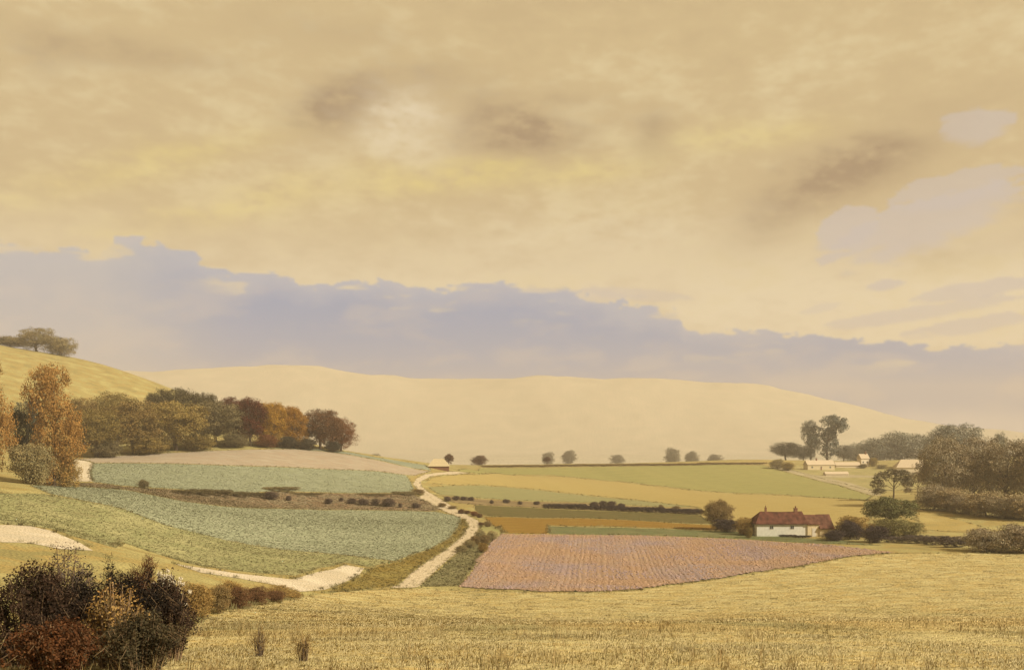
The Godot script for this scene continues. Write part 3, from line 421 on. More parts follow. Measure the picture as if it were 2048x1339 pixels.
# near shrubs: kind, name, label, x, z, height, width, colour, seed, leaves, leaf size, upright, seed heads, clump
const THICKET := [
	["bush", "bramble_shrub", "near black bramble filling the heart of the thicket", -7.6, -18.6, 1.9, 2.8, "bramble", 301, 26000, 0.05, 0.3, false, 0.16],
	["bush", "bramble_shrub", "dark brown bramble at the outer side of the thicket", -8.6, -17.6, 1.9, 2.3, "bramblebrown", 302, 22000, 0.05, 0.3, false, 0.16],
	["bush", "leafy_shrub", "brown leaved shrub on the field side of the thicket", -6.9, -19.6, 1.7, 1.2, "bramblebrown", 303, 12000, 0.045, 0.4, false, 0.13],
	["bush", "leafy_shrub", "bright ochre leaved shrub in front of the near black bramble", -7, -17.4, 1.6, 1.1, "ochrebright", 304, 3600, 0.05, 0.4, false, 0.13],
	["bush", "leafy_shrub", "orange russet shrub low at the front of the thicket", -7.4, -16, 1, 1.5, "fireleaf", 305, 14000, 0.05, 0.4, false, 0.14],
	["bush", "leafy_shrub", "dull olive brown shrub low at the front of the thicket", -6.2, -16.4, 1.1, 1.4, "olivedull", 306, 13000, 0.045, 0.5, false, 0.13],
	["bush", "leafy_shrub", "grey mauve dry shrub on the upper outer side of the thicket", -8.9, -19.6, 2.3, 1.7, "mauve", 307, 16000, 0.04, 0.5, false, 0.14],
	["bush", "climber_shrub", "brown climber tufted with white seed heads over the thicket", -7.2, -20.4, 1.9, 0.9, "bramblebrown", 308, 3500, 0.045, 0.4, true, 0.12],
	["twig", "twig_shrub", "feathery red brown twigs sticking up from the thicket top", -7.5, -20.2, 2.5, 1.1, "twigred", 309, 9000],
	["twig", "twig_shrub", "dark spiky twigs at the crown of the thicket", -8.1, -19.8, 2.4, 0.6, "bramble", 310, 4000],
	["twig", "weed", "small dry brown weed standing alone in the stubble", -4.2, -19.8, 0.6, 0.3, "tawny", 311, 500],
	["twig", "weed", "thin faint brown weed in the stubble near the hedge", -5.4, -21, 0.8, 0.3, "tawny", 312, 300],
]
const LANE_CROWN := [-16.8, -152.7, -15.5, -170.8, -13, -198.7, -10.3, -233.7, -10, -261.5, -11.5, -282.5, -15.8, -299.7, -22.5, -318.9, -27.3, -336.2, -31.2, -356.6, -33.9, -368.6, -36.7, -380.9, -37.5, -394, -35.3, -406.4, -30.7, -419.6]
const CROPS := [
	["sage_crop_field", 42000, 0.286, 0.286, 0.17, 0.379, 0.379, 0.242, 0.62, "leafy_crop", "low sage green root crop covering the large field", "crop"],
	["upper_sage_field", 34000, 0.232, 0.244, 0.151, 0.309, 0.321, 0.211, 0.62, "leafy_crop", "low sage green crop covering the upper field", "crop"],
	["grass_verge", 9000, 0.22, 0.171, 0.048, 0.286, 0.22, 0.072, 0.6, "verge_grass", "olive gold grass on the verge beside the lane", "grass"],
	["rough_verge", 6000, 0.208, 0.184, 0.081, 0.288, 0.248, 0.117, 0.7, "verge_grass", "dull green rough grass between lane and ploughed field", "grass"],
	["pasture_slope", 16000, 0.312, 0.28, 0.12, 0.377, 0.338, 0.165, 0.6, "pasture_grass", "yellow green grass on the slope above the chalk bank", "grass"],
	["hedge_bank_soil", 26000, 0.2, 0.155, 0.075, 0.3, 0.235, 0.13, 1.1, "bank_growth", "brown olive rough growth on the bank between the sage fields", "undergrowth"],
]
var rows := 0
var weights := PackedFloat64Array()
var grid := PackedVector3Array()
var grid_normal := PackedVector3Array()
var used_names := {}
var rng := RandomNumberGenerator.new()
var leaf_mats := {}
var crowns := {}
var trunks := {}
var bark: StandardMaterial3D

func numbered(called: String) -> String:
	if not used_names.has(called):
		used_names[called] = 0
		return called
	used_names[called] += 1
	return "%s_%03d" % [called, used_names[called]]

func thing(called: String, label: String, category: String, at := Vector3.ZERO, turn := 0.0, group := "") -> Node3D:
	var o := Node3D.new()
	o.name = numbered(called)
	add_child(o)
	o.position = at
	o.rotation.y = turn
	o.set_meta("label", label)
	o.set_meta("category", category)
	if group != "":
		o.set_meta("group", group)
	return o

func part(called: String, mesh: Mesh, mat: Material, parent: Node) -> MeshInstance3D:
	var o := MeshInstance3D.new()
	o.name = called
	o.mesh = mesh
	o.material_override = mat
	parent.add_child(o, true)
	return o

func structure(called: String, mesh: Mesh, mat: Material) -> MeshInstance3D:
	var o := MeshInstance3D.new()
	o.name = numbered(called)
	o.mesh = mesh
	o.material_override = mat
	o.set_meta("kind", "structure")
	add_child(o)
	return o

# ---------------------------------------------------------------- terrain
func warp(x: float, d: float) -> Vector2:
	return Vector2(x / (d + 120.0), log((d + 120.0) / 60.0))

func kernel(r2: float) -> float:
	return r2 * log(r2) if r2 > 1e-9 else 0.0

func solve_terrain() -> void:
	var n := CONTROL.size()
	var m := n + 3
	var a := []
	var p := []
	for c in CONTROL:
		p.append(warp(c[0], c[1]))
	for i in m:
		var row := PackedFloat64Array()
		row.resize(m + 1)
		a.append(row)
	for i in n:
		for j in n:
			a[i][j] = kernel((p[i] - p[j]).length_squared()) + (2e-4 if i == j else 0.0)
		var q = [1.0, p[i].x, p[i].y]
		for k in 3:
			a[i][n + k] = q[k]
			a[n + k][i] = q[k]
		a[i][m] = CONTROL[i][2]
	for i in m:
		var best := i
		for j in range(i, m):
			if absf(a[j][i]) > absf(a[best][i]):
				best = j
		var keep = a[i]
		a[i] = a[best]
		a[best] = keep
		for j in range(i + 1, m):
			var f: float = a[j][i] / a[i][i]
			if f != 0.0:
				for k in range(i, m + 1):
					a[j][k] -= f * a[i][k]
	weights.resize(m)
	for i in range(m - 1, -1, -1):
		var s: float = a[i][m]
		for k in range(i + 1, m):
			s -= a[i][k] * weights[k]
		weights[i] = s / a[i][i]

func downs_crest(x: float) -> float:
	if x <= DOWNS[0][0]:
		return DOWNS[0][1]
	for i in range(1, DOWNS.size()):
		if x < DOWNS[i][0]:
			var t: float = (x - DOWNS[i - 1][0]) / (DOWNS[i][0] - DOWNS[i - 1][0])
			return lerpf(DOWNS[i - 1][1], DOWNS[i][1], t)
	return DOWNS[-1][1]

func height_of(x: float, d: float, control: PackedVector2Array) -> float:
	var q := warp(x, d)
	var n := control.size()
	var s: float = weights[n] + weights[n + 1] * q.x + weights[n + 2] * q.y
	for i in n:
		var r2 := q.distance_squared_to(control[i])
		if r2 > 1e-9:
			s += weights[i] * r2 * log(r2)
	var t := clampf((d - 2500.0) / 1000.0, 0.0, 1.0)
	t = t * t * (3.0 - 2.0 * t)
	if t > 0.0:
		var b := clampf((d - 3500.0) / 1200.0, 0.0, 1.0)
		s = s * (1.0 - t) + t * (1.0 - 0.25 * b * b) * downs_crest(x * 3500.0 / maxf(d, 2500.0))
	return s

func make_grid() -> void:
	var control := PackedVector2Array()
	for c in CONTROL:
		control.append(warp(c[0], c[1]))
	rows = int(log(4700.0 / 60.0) / ROW_STEP)
	var rough := FastNoiseLite.new()
	rough.seed = 5
	rough.frequency = 0.02
	rough.fractal_octaves = 4
	grid.resize((rows + 1) * (COLUMNS + 1))
	for j in rows + 1:
		var d := 60.0 * exp(ROW_STEP * j) - 120.0
		for i in COLUMNS + 1:
			var x := (float(i) / COLUMNS * 2.0 - 1.0) * 0.95 * (d + 120.0)
			var y := height_of(x, d, control)
			y += rough.get_noise_2d(x, d) * 0.35 * clampf((d - 20.0) / 150.0, 0.15, 1.0)
			if d > 1500.0:
				y += rough.get_noise_2d(x * 0.12, d * 0.12) * 18.0 * clampf((d - 2300.0) / 1200.0, 0.0, 1.0)
			grid[j * (COLUMNS + 1) + i] = Vector3(x, y, -d)
	grid_normal.resize(grid.size())
	for j in rows + 1:
		for i in COLUMNS + 1:
			var e := at_grid(mini(i + 1, COLUMNS), j) - at_grid(maxi(i - 1, 0), j)
			var f := at_grid(i, mini(j + 1, rows)) - at_grid(i, maxi(j - 1, 0))
			var n := e.cross(f).normalized()
			grid_normal[j * (COLUMNS + 1) + i] = n if n.y > 0.0 else -n

func at_grid(i: int, j: int) -> Vector3:
	return grid[j * (COLUMNS + 1) + i]

func ground(x: float, z: float) -> float:
	var d := -z
	var v := clampf(log((d + 120.0) / 60.0) / ROW_STEP, 0.0, rows - 0.001)
	var u := clampf((x / (0.95 * (d + 120.0)) + 1.0) * 0.5 * COLUMNS, 0.0, COLUMNS - 0.001)
	var i := int(u)
	var j := int(v)
	var z0 := at_grid(i, j).z
	var z1 := at_grid(i, j + 1).z
	var fv := (z - z0) / (z1 - z0)
	var fu := u - i
	return lerpf(lerpf(at_grid(i, j).y, at_grid(i + 1, j).y, fu), lerpf(at_grid(i, j + 1).y, at_grid(i + 1, j + 1).y, fu), fv)

func on_ground(x: float, z: float) -> Vector3:
	return Vector3(x, ground(x, z), z)

func surface(pos: PackedVector3Array, nor: PackedVector3Array, uv: PackedVector2Array, uv2: PackedVector2Array, col: PackedColorArray, idx: PackedInt32Array) -> ArrayMesh:
	var a := []
	a.resize(Mesh.ARRAY_MAX)
	a[Mesh.ARRAY_VERTEX] = pos
	if nor.size():
		a[Mesh.ARRAY_NORMAL] = nor
	if uv.size():
		a[Mesh.ARRAY_TEX_UV] = uv
	if uv2.size():
		a[Mesh.ARRAY_TEX_UV2] = uv2
	if col.size():
		a[Mesh.ARRAY_COLOR] = col
	if idx.size():
		a[Mesh.ARRAY_INDEX] = idx
	var m := ArrayMesh.new()
	m.add_surface_from_arrays(Mesh.PRIMITIVE_TRIANGLES, a)
	return m

func build_ground(mat: Material, far_mat: Material) -> void:
	var uv := PackedVector2Array()
	var uv2 := PackedVector2Array()
	for p in grid:
		uv.append(Vector2(p.x, p.z) / (90.0 if p.z > -900.0 else 900.0))
		uv2.append(Vector2(p.x, p.z).rotated(0.6) / (11.0 if p.z > -900.0 else 120.0))
	var split := int(log((900.0 + 120.0) / 60.0) / ROW_STEP)
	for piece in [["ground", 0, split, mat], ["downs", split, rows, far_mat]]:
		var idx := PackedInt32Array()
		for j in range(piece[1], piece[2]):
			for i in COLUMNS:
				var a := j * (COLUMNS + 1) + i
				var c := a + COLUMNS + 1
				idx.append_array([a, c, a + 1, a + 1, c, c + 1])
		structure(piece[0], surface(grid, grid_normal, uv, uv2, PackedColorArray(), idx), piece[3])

# a sheet cut out of the terrain by an outline, lying a little above it
func sheet(called: String, outline: PackedVector2Array, lift: float, mat: Material, angle := 0.0, along := 90.0, across := 90.0) -> MeshInstance3D:
	var box := Rect2(outline[0], Vector2.ZERO)
	for p in outline:
		box = box.expand(p)
	var pos := PackedVector3Array()
	var nor := PackedVector3Array()
	var uv := PackedVector2Array()
	var uv2 := PackedVector2Array()
	for j in rows:
		var za := at_grid(0, j).z
		var zb := at_grid(0, j + 1).z
		if zb > box.end.y or za < box.position.y:
			continue
		for i in COLUMNS:
			var q := [at_grid(i, j), at_grid(i + 1, j), at_grid(i, j + 1), at_grid(i + 1, j + 1)]
			if maxf(q[1].x, q[3].x) < box.position.x or minf(q[0].x, q[2].x) > box.end.x:
				continue
			var k := [j * (COLUMNS + 1) + i, j * (COLUMNS + 1) + i + 1, (j + 1) * (COLUMNS + 1) + i, (j + 1) * (COLUMNS + 1) + i + 1]
			for tri in [[0, 2, 1], [1, 2, 3]]:
				var a: Vector3 = q[tri[0]]
				var b: Vector3 = q[tri[1]]
				var c: Vector3 = q[tri[2]]
				var cut := Geometry2D.intersect_polygons(PackedVector2Array([Vector2(a.x, a.z), Vector2(b.x, b.z), Vector2(c.x, c.z)]), outline)
				for piece in cut:
					if Geometry2D.is_polygon_clockwise(piece):
						piece.reverse()
					var order := Geometry2D.triangulate_polygon(piece)
					var det := (b.z - c.z) * (a.x - c.x) + (c.x - b.x) * (a.z - c.z)
					for t in range(0, order.size(), 3):
						var three := [piece[order[t]], piece[order[t + 1]], piece[order[t + 2]]]
						var turn: float = (three[1] - three[0]).cross(three[2] - three[0])
						if absf(turn) < 1e-5:
							continue
						if turn < 0.0:
							three = [three[0], three[2], three[1]]
						for s in three:
							var wa: float = ((b.z - c.z) * (s.x - c.x) + (c.x - b.x) * (s.y - c.z)) / det
							var wb: float = ((c.z - a.z) * (s.x - c.x) + (a.x - c.x) * (s.y - c.z)) / det
							var wc := 1.0 - wa - wb
							pos.append(Vector3(s.x, a.y * wa + b.y * wb + c.y * wc + lift, s.y))
							nor.append((grid_normal[k[tri[0]]] * wa + grid_normal[k[tri[1]]] * wb + grid_normal[k[tri[2]]] * wc).normalized())
							var r: Vector2 = s.rotated(angle)
							uv.append(Vector2(r.x / along, r.y / across))
							uv2.append(s.rotated(0.4) / 9.0)
	return structure(called, surface(pos, nor, uv, uv2, PackedColorArray(), PackedInt32Array()), mat)

# ploughed land: real ridges and furrows running away up the field
func ploughed_field(outline: PackedVector2Array, mat: Material) -> void:
	var way := Vector2(0.085, -1.0).normalized()
	var side := Vector2(-way.y, way.x)
	var lo := INF
	var hi := -INF
	var a0 := INF
	var a1 := -INF
	for p in outline:
		lo = minf(lo, p.dot(side))
		hi = maxf(hi, p.dot(side))
		a0 = minf(a0, p.dot(way))
		a1 = maxf(a1, p.dot(way))
	var wob := FastNoiseLite.new()
	wob.seed = 11
	wob.frequency = 0.03
	var patch := FastNoiseLite.new()
	patch.seed = 12
	patch.frequency = 0.05
	patch.fractal_octaves = 4
	var clod := FastNoiseLite.new()
	clod.seed = 13
	clod.frequency = 0.9
	var pos := PackedVector3Array()
	var col := PackedColorArray()
	var idx := PackedInt32Array()
	var s := lo
	while s < hi:
		var ridge := rng.randf_range(0.6, 1.3)
		var line := PackedVector2Array([side * (s + ridge * 0.5) + way * (a0 - 2.0), side * (s + ridge * 0.5) + way * (a1 + 2.0)])
		for seg in Geometry2D.intersect_polyline_with_polygon(line, outline):
			var f: float = seg[0].dot(way)
			var g: float = seg[seg.size() - 1].dot(way)
			f += rng.randf_range(-0.7, 0.5)
			g += rng.randf_range(-0.7, 0.5)
			var steps := maxi(2, int(absf(g - f) / 1.1))
			var tone := rng.randf_range(0.93, 1.07)
			var deep := 0.03 + 0.12 * pow(rng.randf(), 2.0)
			var first := pos.size()
			for n in steps + 1:
				var at := lerpf(f, g, float(n) / steps)
				var off: float = wob.get_noise_2d(at, s * 0.3) * 0.3
				var shape := [[0.0, 0.03], [0.22, 0.05], [0.5, 0.03 + deep], [0.8, 0.06], [1.0, 0.03]]
				for k in 5:
					var p: Vector2 = side * (s + ridge * shape[k][0] + off) + way * at
					var y: float = ground(p.x, p.y) + 0.05 + shape[k][1] * (1.0 + 0.9 * clod.get_noise_2d(p.x * 2.0, p.y * 2.0))
					pos.append(Vector3(p.x, y, p.y))
					var v := clampf(patch.get_noise_2d(p.x, p.y * 0.6) * 1.4 + 0.35, 0.0, 1.0)
					var w := clampf(patch.get_noise_2d(p.x * 3.0 + 60.0, p.y) * 1.5 + 0.3, 0.0, 1.0)
					var c := Color(0.285, 0.18, 0.105).lerp(Color(0.23, 0.18, 0.18), v * 0.85).lerp(Color(0.30, 0.21, 0.13), w * 0.5)
					c = c * tone * (1.0 + 0.12 * clod.get_noise_2d(p.x * 5.0, p.y * 5.0))
					c.a = 1.0
					col.append(c)
			for n in steps:
				for k in 4:
					var a := first + n * 5 + k
					idx.append_array([a, a + 5, a + 1, a + 1, a + 5, a + 6])
		s += ridge
	var st := SurfaceTool.new()
	st.create_from(surface(pos, PackedVector3Array(), PackedVector2Array(), PackedVector2Array(), col, idx), 0)
	st.generate_normals()
	structure("ploughed_field", st.commit(), mat)

# ---------------------------------------------------------------- materials
func lin(r: float, g: float, b: float) -> Color:
	return Color(r, g, b).linear_to_srgb()

func noise_texture(colors: Array, freq: float, sd: int, octaves := 5, px := 512) -> NoiseTexture2D:
	var n := FastNoiseLite.new()
	n.seed = sd
	n.noise_type = FastNoiseLite.TYPE_SIMPLEX_SMOOTH
	n.frequency = freq
	n.fractal_octaves = octaves
	n.fractal_gain = 0.58
	var g := Gradient.new()
	var o := PackedFloat32Array()
	var c := PackedColorArray()
	for i in colors.size():
		o.append(0.22 + 0.56 * float(i) / (colors.size() - 1))
		c.append(colors[i])
	g.offsets = o
	g.colors = c
	var t := NoiseTexture2D.new()
	t.width = px
	t.height = px
	t.seamless = true
	t.noise = n
	t.color_ramp = g
	return t

var grain: NoiseTexture2D

func field_material(base: Color, sd: int, spread := 0.16, shift := Color(1.0, 1.0, 1.0), freq := 0.012) -> StandardMaterial3D:
	var m := StandardMaterial3D.new()
	var dark := Color(base.r * (1.0 - spread), base.g * (1.0 - spread), base.b * (1.0 - spread * 1.1))
	var light := Color(base.r * (1.0 + spread), base.g * (1.0 + spread), base.b * (1.0 + spread))
	var other := Color(base.r * shift.r, base.g * shift.g, base.b * shift.b)
	m.albedo_texture = noise_texture([dark.linear_to_srgb(), other.linear_to_srgb(), base.linear_to_srgb(), light.linear_to_srgb()], freq, sd)
	m.detail_enabled = true
	m.detail_albedo = grain
	m.detail_blend_mode = BaseMaterial3D.BLEND_MODE_MUL
	m.detail_uv_layer = BaseMaterial3D.DETAIL_UV_2
	m.roughness = 0.95
	m.metallic_specular = 0.2
	return m

func plain(c: Color, rough := 0.9) -> StandardMaterial3D:
	var m := StandardMaterial3D.new()
	m.albedo_color = c.linear_to_srgb()
	m.roughness = rough
	m.metallic_specular = 0.25
	return m

func worn(c: Color, sd: int, spread := 0.2, size := 3.0) -> StandardMaterial3D:
	var m := plain(c)
	m.albedo_color = Color.WHITE
	m.albedo_texture = noise_texture([Color(c.r * (1.0 - spread), c.g * (1.0 - spread), c.b * (1.0 - spread)).linear_to_srgb(), c.linear_to_srgb(), Color(c.r * (1.0 + spread), c.g * (1.0 + spread), c.b * (1.0 + spread)).linear_to_srgb()], 0.02, sd, 5, 256)
	m.uv1_triplanar = true
	m.uv1_scale = Vector3.ONE / size
	return m

func leaf_material(c: Color) -> StandardMaterial3D:
	var m := plain(c, 0.8)
	m.vertex_color_use_as_albedo = true
	m.backlight = Color(0.6, 0.56, 0.42)
	return m

# ---------------------------------------------------------------- plants
func unit(r: RandomNumberGenerator) -> Vector3:
	var z := r.randf_range(-1.0, 1.0)
	var a := r.randf_range(0.0, TAU)
	var q := sqrt(1.0 - z * z)
	return Vector3(q * cos(a), z, q * sin(a))

class Leaves:
	var pos := PackedVector3Array()
	var nor := PackedVector3Array()
	var col := PackedColorArray()
	var idx := PackedInt32Array()
	func leaf(p: Vector3, n: Vector3, tip: Vector3, length: float, width: float, c: Color) -> void:
		var t := (tip - n * tip.dot(n)).normalized()
		var b := n.cross(t)
		var k := pos.size()
		pos.append_array([p - t * length * 0.5, p + b * width * 0.5, p + t * length * 0.5, p - b * width * 0.5])
		nor.append_array([n, n, n, n])
		col.append_array([c, c, c, c])
		idx.append_array([k, k + 1, k + 2, k, k + 2, k + 3])
	func mesh() -> ArrayMesh:
		var a := []
		a.resize(Mesh.ARRAY_MAX)
		a[Mesh.ARRAY_VERTEX] = pos
		a[Mesh.ARRAY_NORMAL] = nor
		a[Mesh.ARRAY_COLOR] = col
		a[Mesh.ARRAY_INDEX] = idx
		var m := ArrayMesh.new()
		m.add_surface_from_arrays(Mesh.PRIMITIVE_TRIANGLES, a)
		return m

# lobes: [x, y, z, rx, ry, rz, share]
func crown_mesh(sd: int, lobes: Array, count: int, size: float, clump := 0.075, ragged := 0.12) -> ArrayMesh:
	var r := RandomNumberGenerator.new()
	r.seed = sd
	var l := Leaves.new()
	var total := 0.0
	for b in lobes:
		total += b[6]
	var per := 34
	for b in lobes:
		var c := Vector3(b[0], b[1], b[2])
		var rad := Vector3(b[3], b[4], b[5])
		var clusters := maxi(3, int(count * b[6] / total / per))
		for k in clusters:
			var dir := unit(r)
			if dir.y < -0.5 and r.randf() < 0.5:
				dir.y = -dir.y
			var inside := r.randf() < 0.28
			var reach := r.randf_range(0.35, 0.8) if inside else 1.0 - ragged * 0.5 + r.randf_range(-ragged, ragged)
			var at := c + dir * rad * reach
			var tone := r.randf_range(0.72, 1.22)
			var warm := r.randf_range(-0.1, 0.1)
			var cr := clump * r.randf_range(0.7, 1.35)
			for n in per:
				var p := at + unit(r) * cr * pow(r.randf(), 0.4) * Vector3(1.15, 0.75, 1.15)
				if p.y < 0.004:
					p.y = r.randf_range(0.004, 0.05)
				var nn := (dir * 0.55 + Vector3.UP * 0.25 + unit(r) * 0.85).normalized()
				var v := tone * r.randf_range(0.8, 1.2)
				var s := size * r.randf_range(0.6, 1.25)
				l.leaf(p, nn, unit(r), s, s * 0.62, Color(v * (1.0 + warm), v, v * (1.0 - warm)))
	return l.mesh()

func tube(st: SurfaceTool, path: Array, radii: Array, sides := 7) -> void:
	var rings := []
	for i in path.size():
		var ahead: Vector3 = (path[mini(i + 1, path.size() - 1)] - path[maxi(i - 1, 0)]).normalized()
		var a := ahead.cross(Vector3(0.3, 0.1, 0.95)).normalized()
		var b := ahead.cross(a)
		var ring := []
		for k in sides:
			var t := TAU * k / sides
			ring.append(path[i] + (a * cos(t) + b * sin(t)) * radii[i])
		rings.append(ring)
	for i in path.size() - 1:
		for k in sides:
			var n := (k + 1) % sides
			for v in [rings[i][k], rings[i + 1][k], rings[i][n], rings[i][n], rings[i + 1][k], rings[i + 1][n]]:
				st.add_vertex(v)

func trunk_mesh(sd: int, lobes: Array, radius: float, bare: float) -> ArrayMesh:
	var r := RandomNumberGenerator.new()
	r.seed = sd
	var st := SurfaceTool.new()
	st.begin(Mesh.PRIMITIVE_TRIANGLES)
	var top := Vector3(r.randf_range(-0.03, 0.03), 0.72, r.randf_range(-0.03, 0.03))
	var bend := Vector3(r.randf_range(-0.03, 0.03), bare, r.randf_range(-0.02, 0.02))
	tube(st, [Vector3(0, -0.03, 0), Vector3(0, 0.03, 0), bend, bend.lerp(top, 0.5), top], [radius * 1.6, radius * 1.1, radius * 0.9, radius * 0.55, radius * 0.2])
	for b in lobes:
		var to := Vector3(b[0], b[1], b[2])
		if to.length() < 0.05:
			continue
		var from := bend.lerp(top, clampf((to.y - bare) * 0.5, 0.0, 0.6))
		tube(st, [from, from.lerp(to, 0.45) + Vector3(0, 0.04, 0), to.lerp(from, 0.05)], [radius * 0.5, radius * 0.32, radius * 0.12], 5)
	st.generate_normals()
	return st.commit()

func scatter_lobes(sd: int, main: Array, n: int, size: float, low: float) -> Array:
	var r := RandomNumberGenerator.new()
	r.seed = sd
	var out := [main + [1.2]]
	for i in n:
		var d := unit(r)
		d.y = lerpf(low, 1.0, float(i) / n) * 0.9 + r.randf_range(-0.1, 0.1)
		var q := sqrt(maxf(0.0, 1.0 - d.y * d.y))
		var a := 2.399 * i + r.randf_range(-0.4, 0.4)
		var s := size * r.randf_range(0.75, 1.3)
		out.append([main[0] + cos(a) * q * main[3] * 0.8, main[1] + d.y * main[4] * 0.82, main[2] + sin(a) * q * main[5] * 0.8, s * 1.1, s * 0.85, s * 1.1, 0.32])
	return out

func make_shapes() -> void:
	var defs := {}
	for i in 3:
		defs["round%d" % i] = [scatter_lobes(20 + i, [0.0, 0.52, 0.0, 0.37, 0.38, 0.37], 15, 0.16, -0.95), 27000, 0.021, 0.065, 0.026, 0.14]
		defs["bush%d" % i] = [scatter_lobes(40 + i, [0.0, 0.40, 0.0, 0.32, 0.38, 0.32], 8, 0.235, -0.8), 15000, 0.032, 0.1, 0.022, 0.06]
	for i in 2:
		defs["tall%d" % i] = [scatter_lobes(30 + i, [0.0, 0.5, 0.0, 0.35, 0.42, 0.35], 14, 0.16, -0.95), 25000, 0.021, 0.065, 0.030, 0.14]
		var box := []
		var rr := RandomNumberGenerator.new()
		rr.seed = 60 + i
		for k in 7:
			box.append([-0.42 + 0.14 * k, 0.48 + rr.randf_range(-0.06, 0.05), rr.randf_range(-0.08, 0.08), 0.13, 0.45 + rr.randf_range(-0.1, 0.04), 0.34, 0.5])
		defs["hedge%d" % i] = [box, 8000, 0.05, 0.09, 0.014, 0.1]
	defs["bushy1"] = [scatter_lobes(35, [0.0, 0.48, 0.0, 0.36, 0.42, 0.36], 10, 0.17, -0.9), 25000, 0.021, 0.07, 0.028, 0.08]
	defs["dense"] = [scatter_lobes(36, [0.0, 0.58, 0.0, 0.42, 0.34, 0.42], 10, 0.14, -0.5), 18000, 0.025, 0.06, 0.03, 0.2]
	defs["lollipop"] = [[[0.0, 0.62, 0.0, 0.40, 0.34, 0.40, 1.0], [0.12, 0.72, 0.1, 0.25, 0.22, 0.25, 0.4], [-0.15, 0.6, 0.1, 0.25, 0.2, 0.25, 0.4]], 4000, 0.06, 0.08, 0.04, 0.25]
	defs["feather"] = [[[-0.05, 0.30, 0.0, 0.24, 0.24, 0.26, 0.8], [0.12, 0.5, 0.05, 0.28, 0.2, 0.26, 0.8], [-0.12, 0.62, -0.05, 0.28, 0.2, 0.26, 0.8], [-0.2, 0.8, 0.0, 0.24, 0.16, 0.24, 0.7], [0.02, 0.88, 0.05, 0.2, 0.1, 0.2, 0.4], [0.25, 0.36, 0.0, 0.18, 0.16, 0.2, 0.5], [0.02, 0.14, 0.0, 0.2, 0.14, 0.2, 0.5]], 24000, 0.019, 0.06, 0.022, 0.3]
	defs["elm"] = [[[0.14, 0.84, 0.0, 0.30, 0.14, 0.26, 0.9], [0.26, 0.72, 0.05, 0.22, 0.13, 0.22, 0.6], [0.02, 0.66, -0.05, 0.2, 0.16, 0.2, 0.6], [-0.3, 0.6, 0.0, 0.17, 0.15, 0.18, 0.4], [-0.34, 0.42, 0.04, 0.13, 0.12, 0.16, 0.3], [0.04, 0.44, 0.0, 0.2, 0.2, 0.2, 0.8], [0.06, 0.22, 0.0, 0.2, 0.18, 0.2, 0.7]], 11000, 0.032, 0.06, 0.032, 0.3]
	defs["airy"] = [[[-0.26, 0.74, 0.0, 0.2, 0.14, 0.22, 0.6], [0.02, 0.87, 0.05, 0.22, 0.11, 0.22, 0.6], [0.28, 0.78, -0.04, 0.2, 0.13, 0.22, 0.6], [-0.37, 0.5, 0.0, 0.14, 0.14, 0.2, 0.5], [-0.38, 0.27, 0.05, 0.13, 0.11, 0.18, 0.4], [0.36, 0.56, 0.0, 0.14, 0.14, 0.2, 0.4], [0.1, 0.64, 0.06, 0.14, 0.1, 0.18, 0.3]], 10000, 0.027, 0.055, 0.017, 0.3]
	for key in defs:
		var d = defs[key]
		crowns[key] = crown_mesh(hash(key) % 9999, d[0], d[1], d[2], d[3])
		trunks[key] = trunk_mesh(hash(key) % 777, d[0], d[4], d[5])

func plant(called: String, shape: String, colour: String, x: float, z: float, high: float, wide: float, label: String, category: String, group: String) -> void:
	var o := thing(called, label, category, on_ground(x, z) - Vector3(0, 0.05, 0), 0.0, group)
	var deep := wide
	var turn := rng.randf_range(0.0, TAU)
	if shape.begins_with("hedge"):
		deep = minf(wide, high * 1.3)
		turn = 0.0
	elif shape in ["elm", "airy", "feather"]:
		turn = rng.randf_range(-0.25, 0.25)
	var size := Vector3(wide / 0.93, high / 0.97, deep / 0.93)
	var basis := Basis.from_scale(size) * Basis(Vector3.UP, turn)
	if shape.begins_with("hedge"):
		basis = Basis.from_scale(size)
	var tree := category == "tree"
	var t := part("trunk" if tree else "stem", trunks[shape], bark, o)
	t.transform = Transform3D(basis, Vector3.ZERO)
	var c := part("crown" if tree else "foliage", crowns[shape], leaf_mats[colour], o)
	c.transform = Transform3D(basis, Vector3.ZERO)

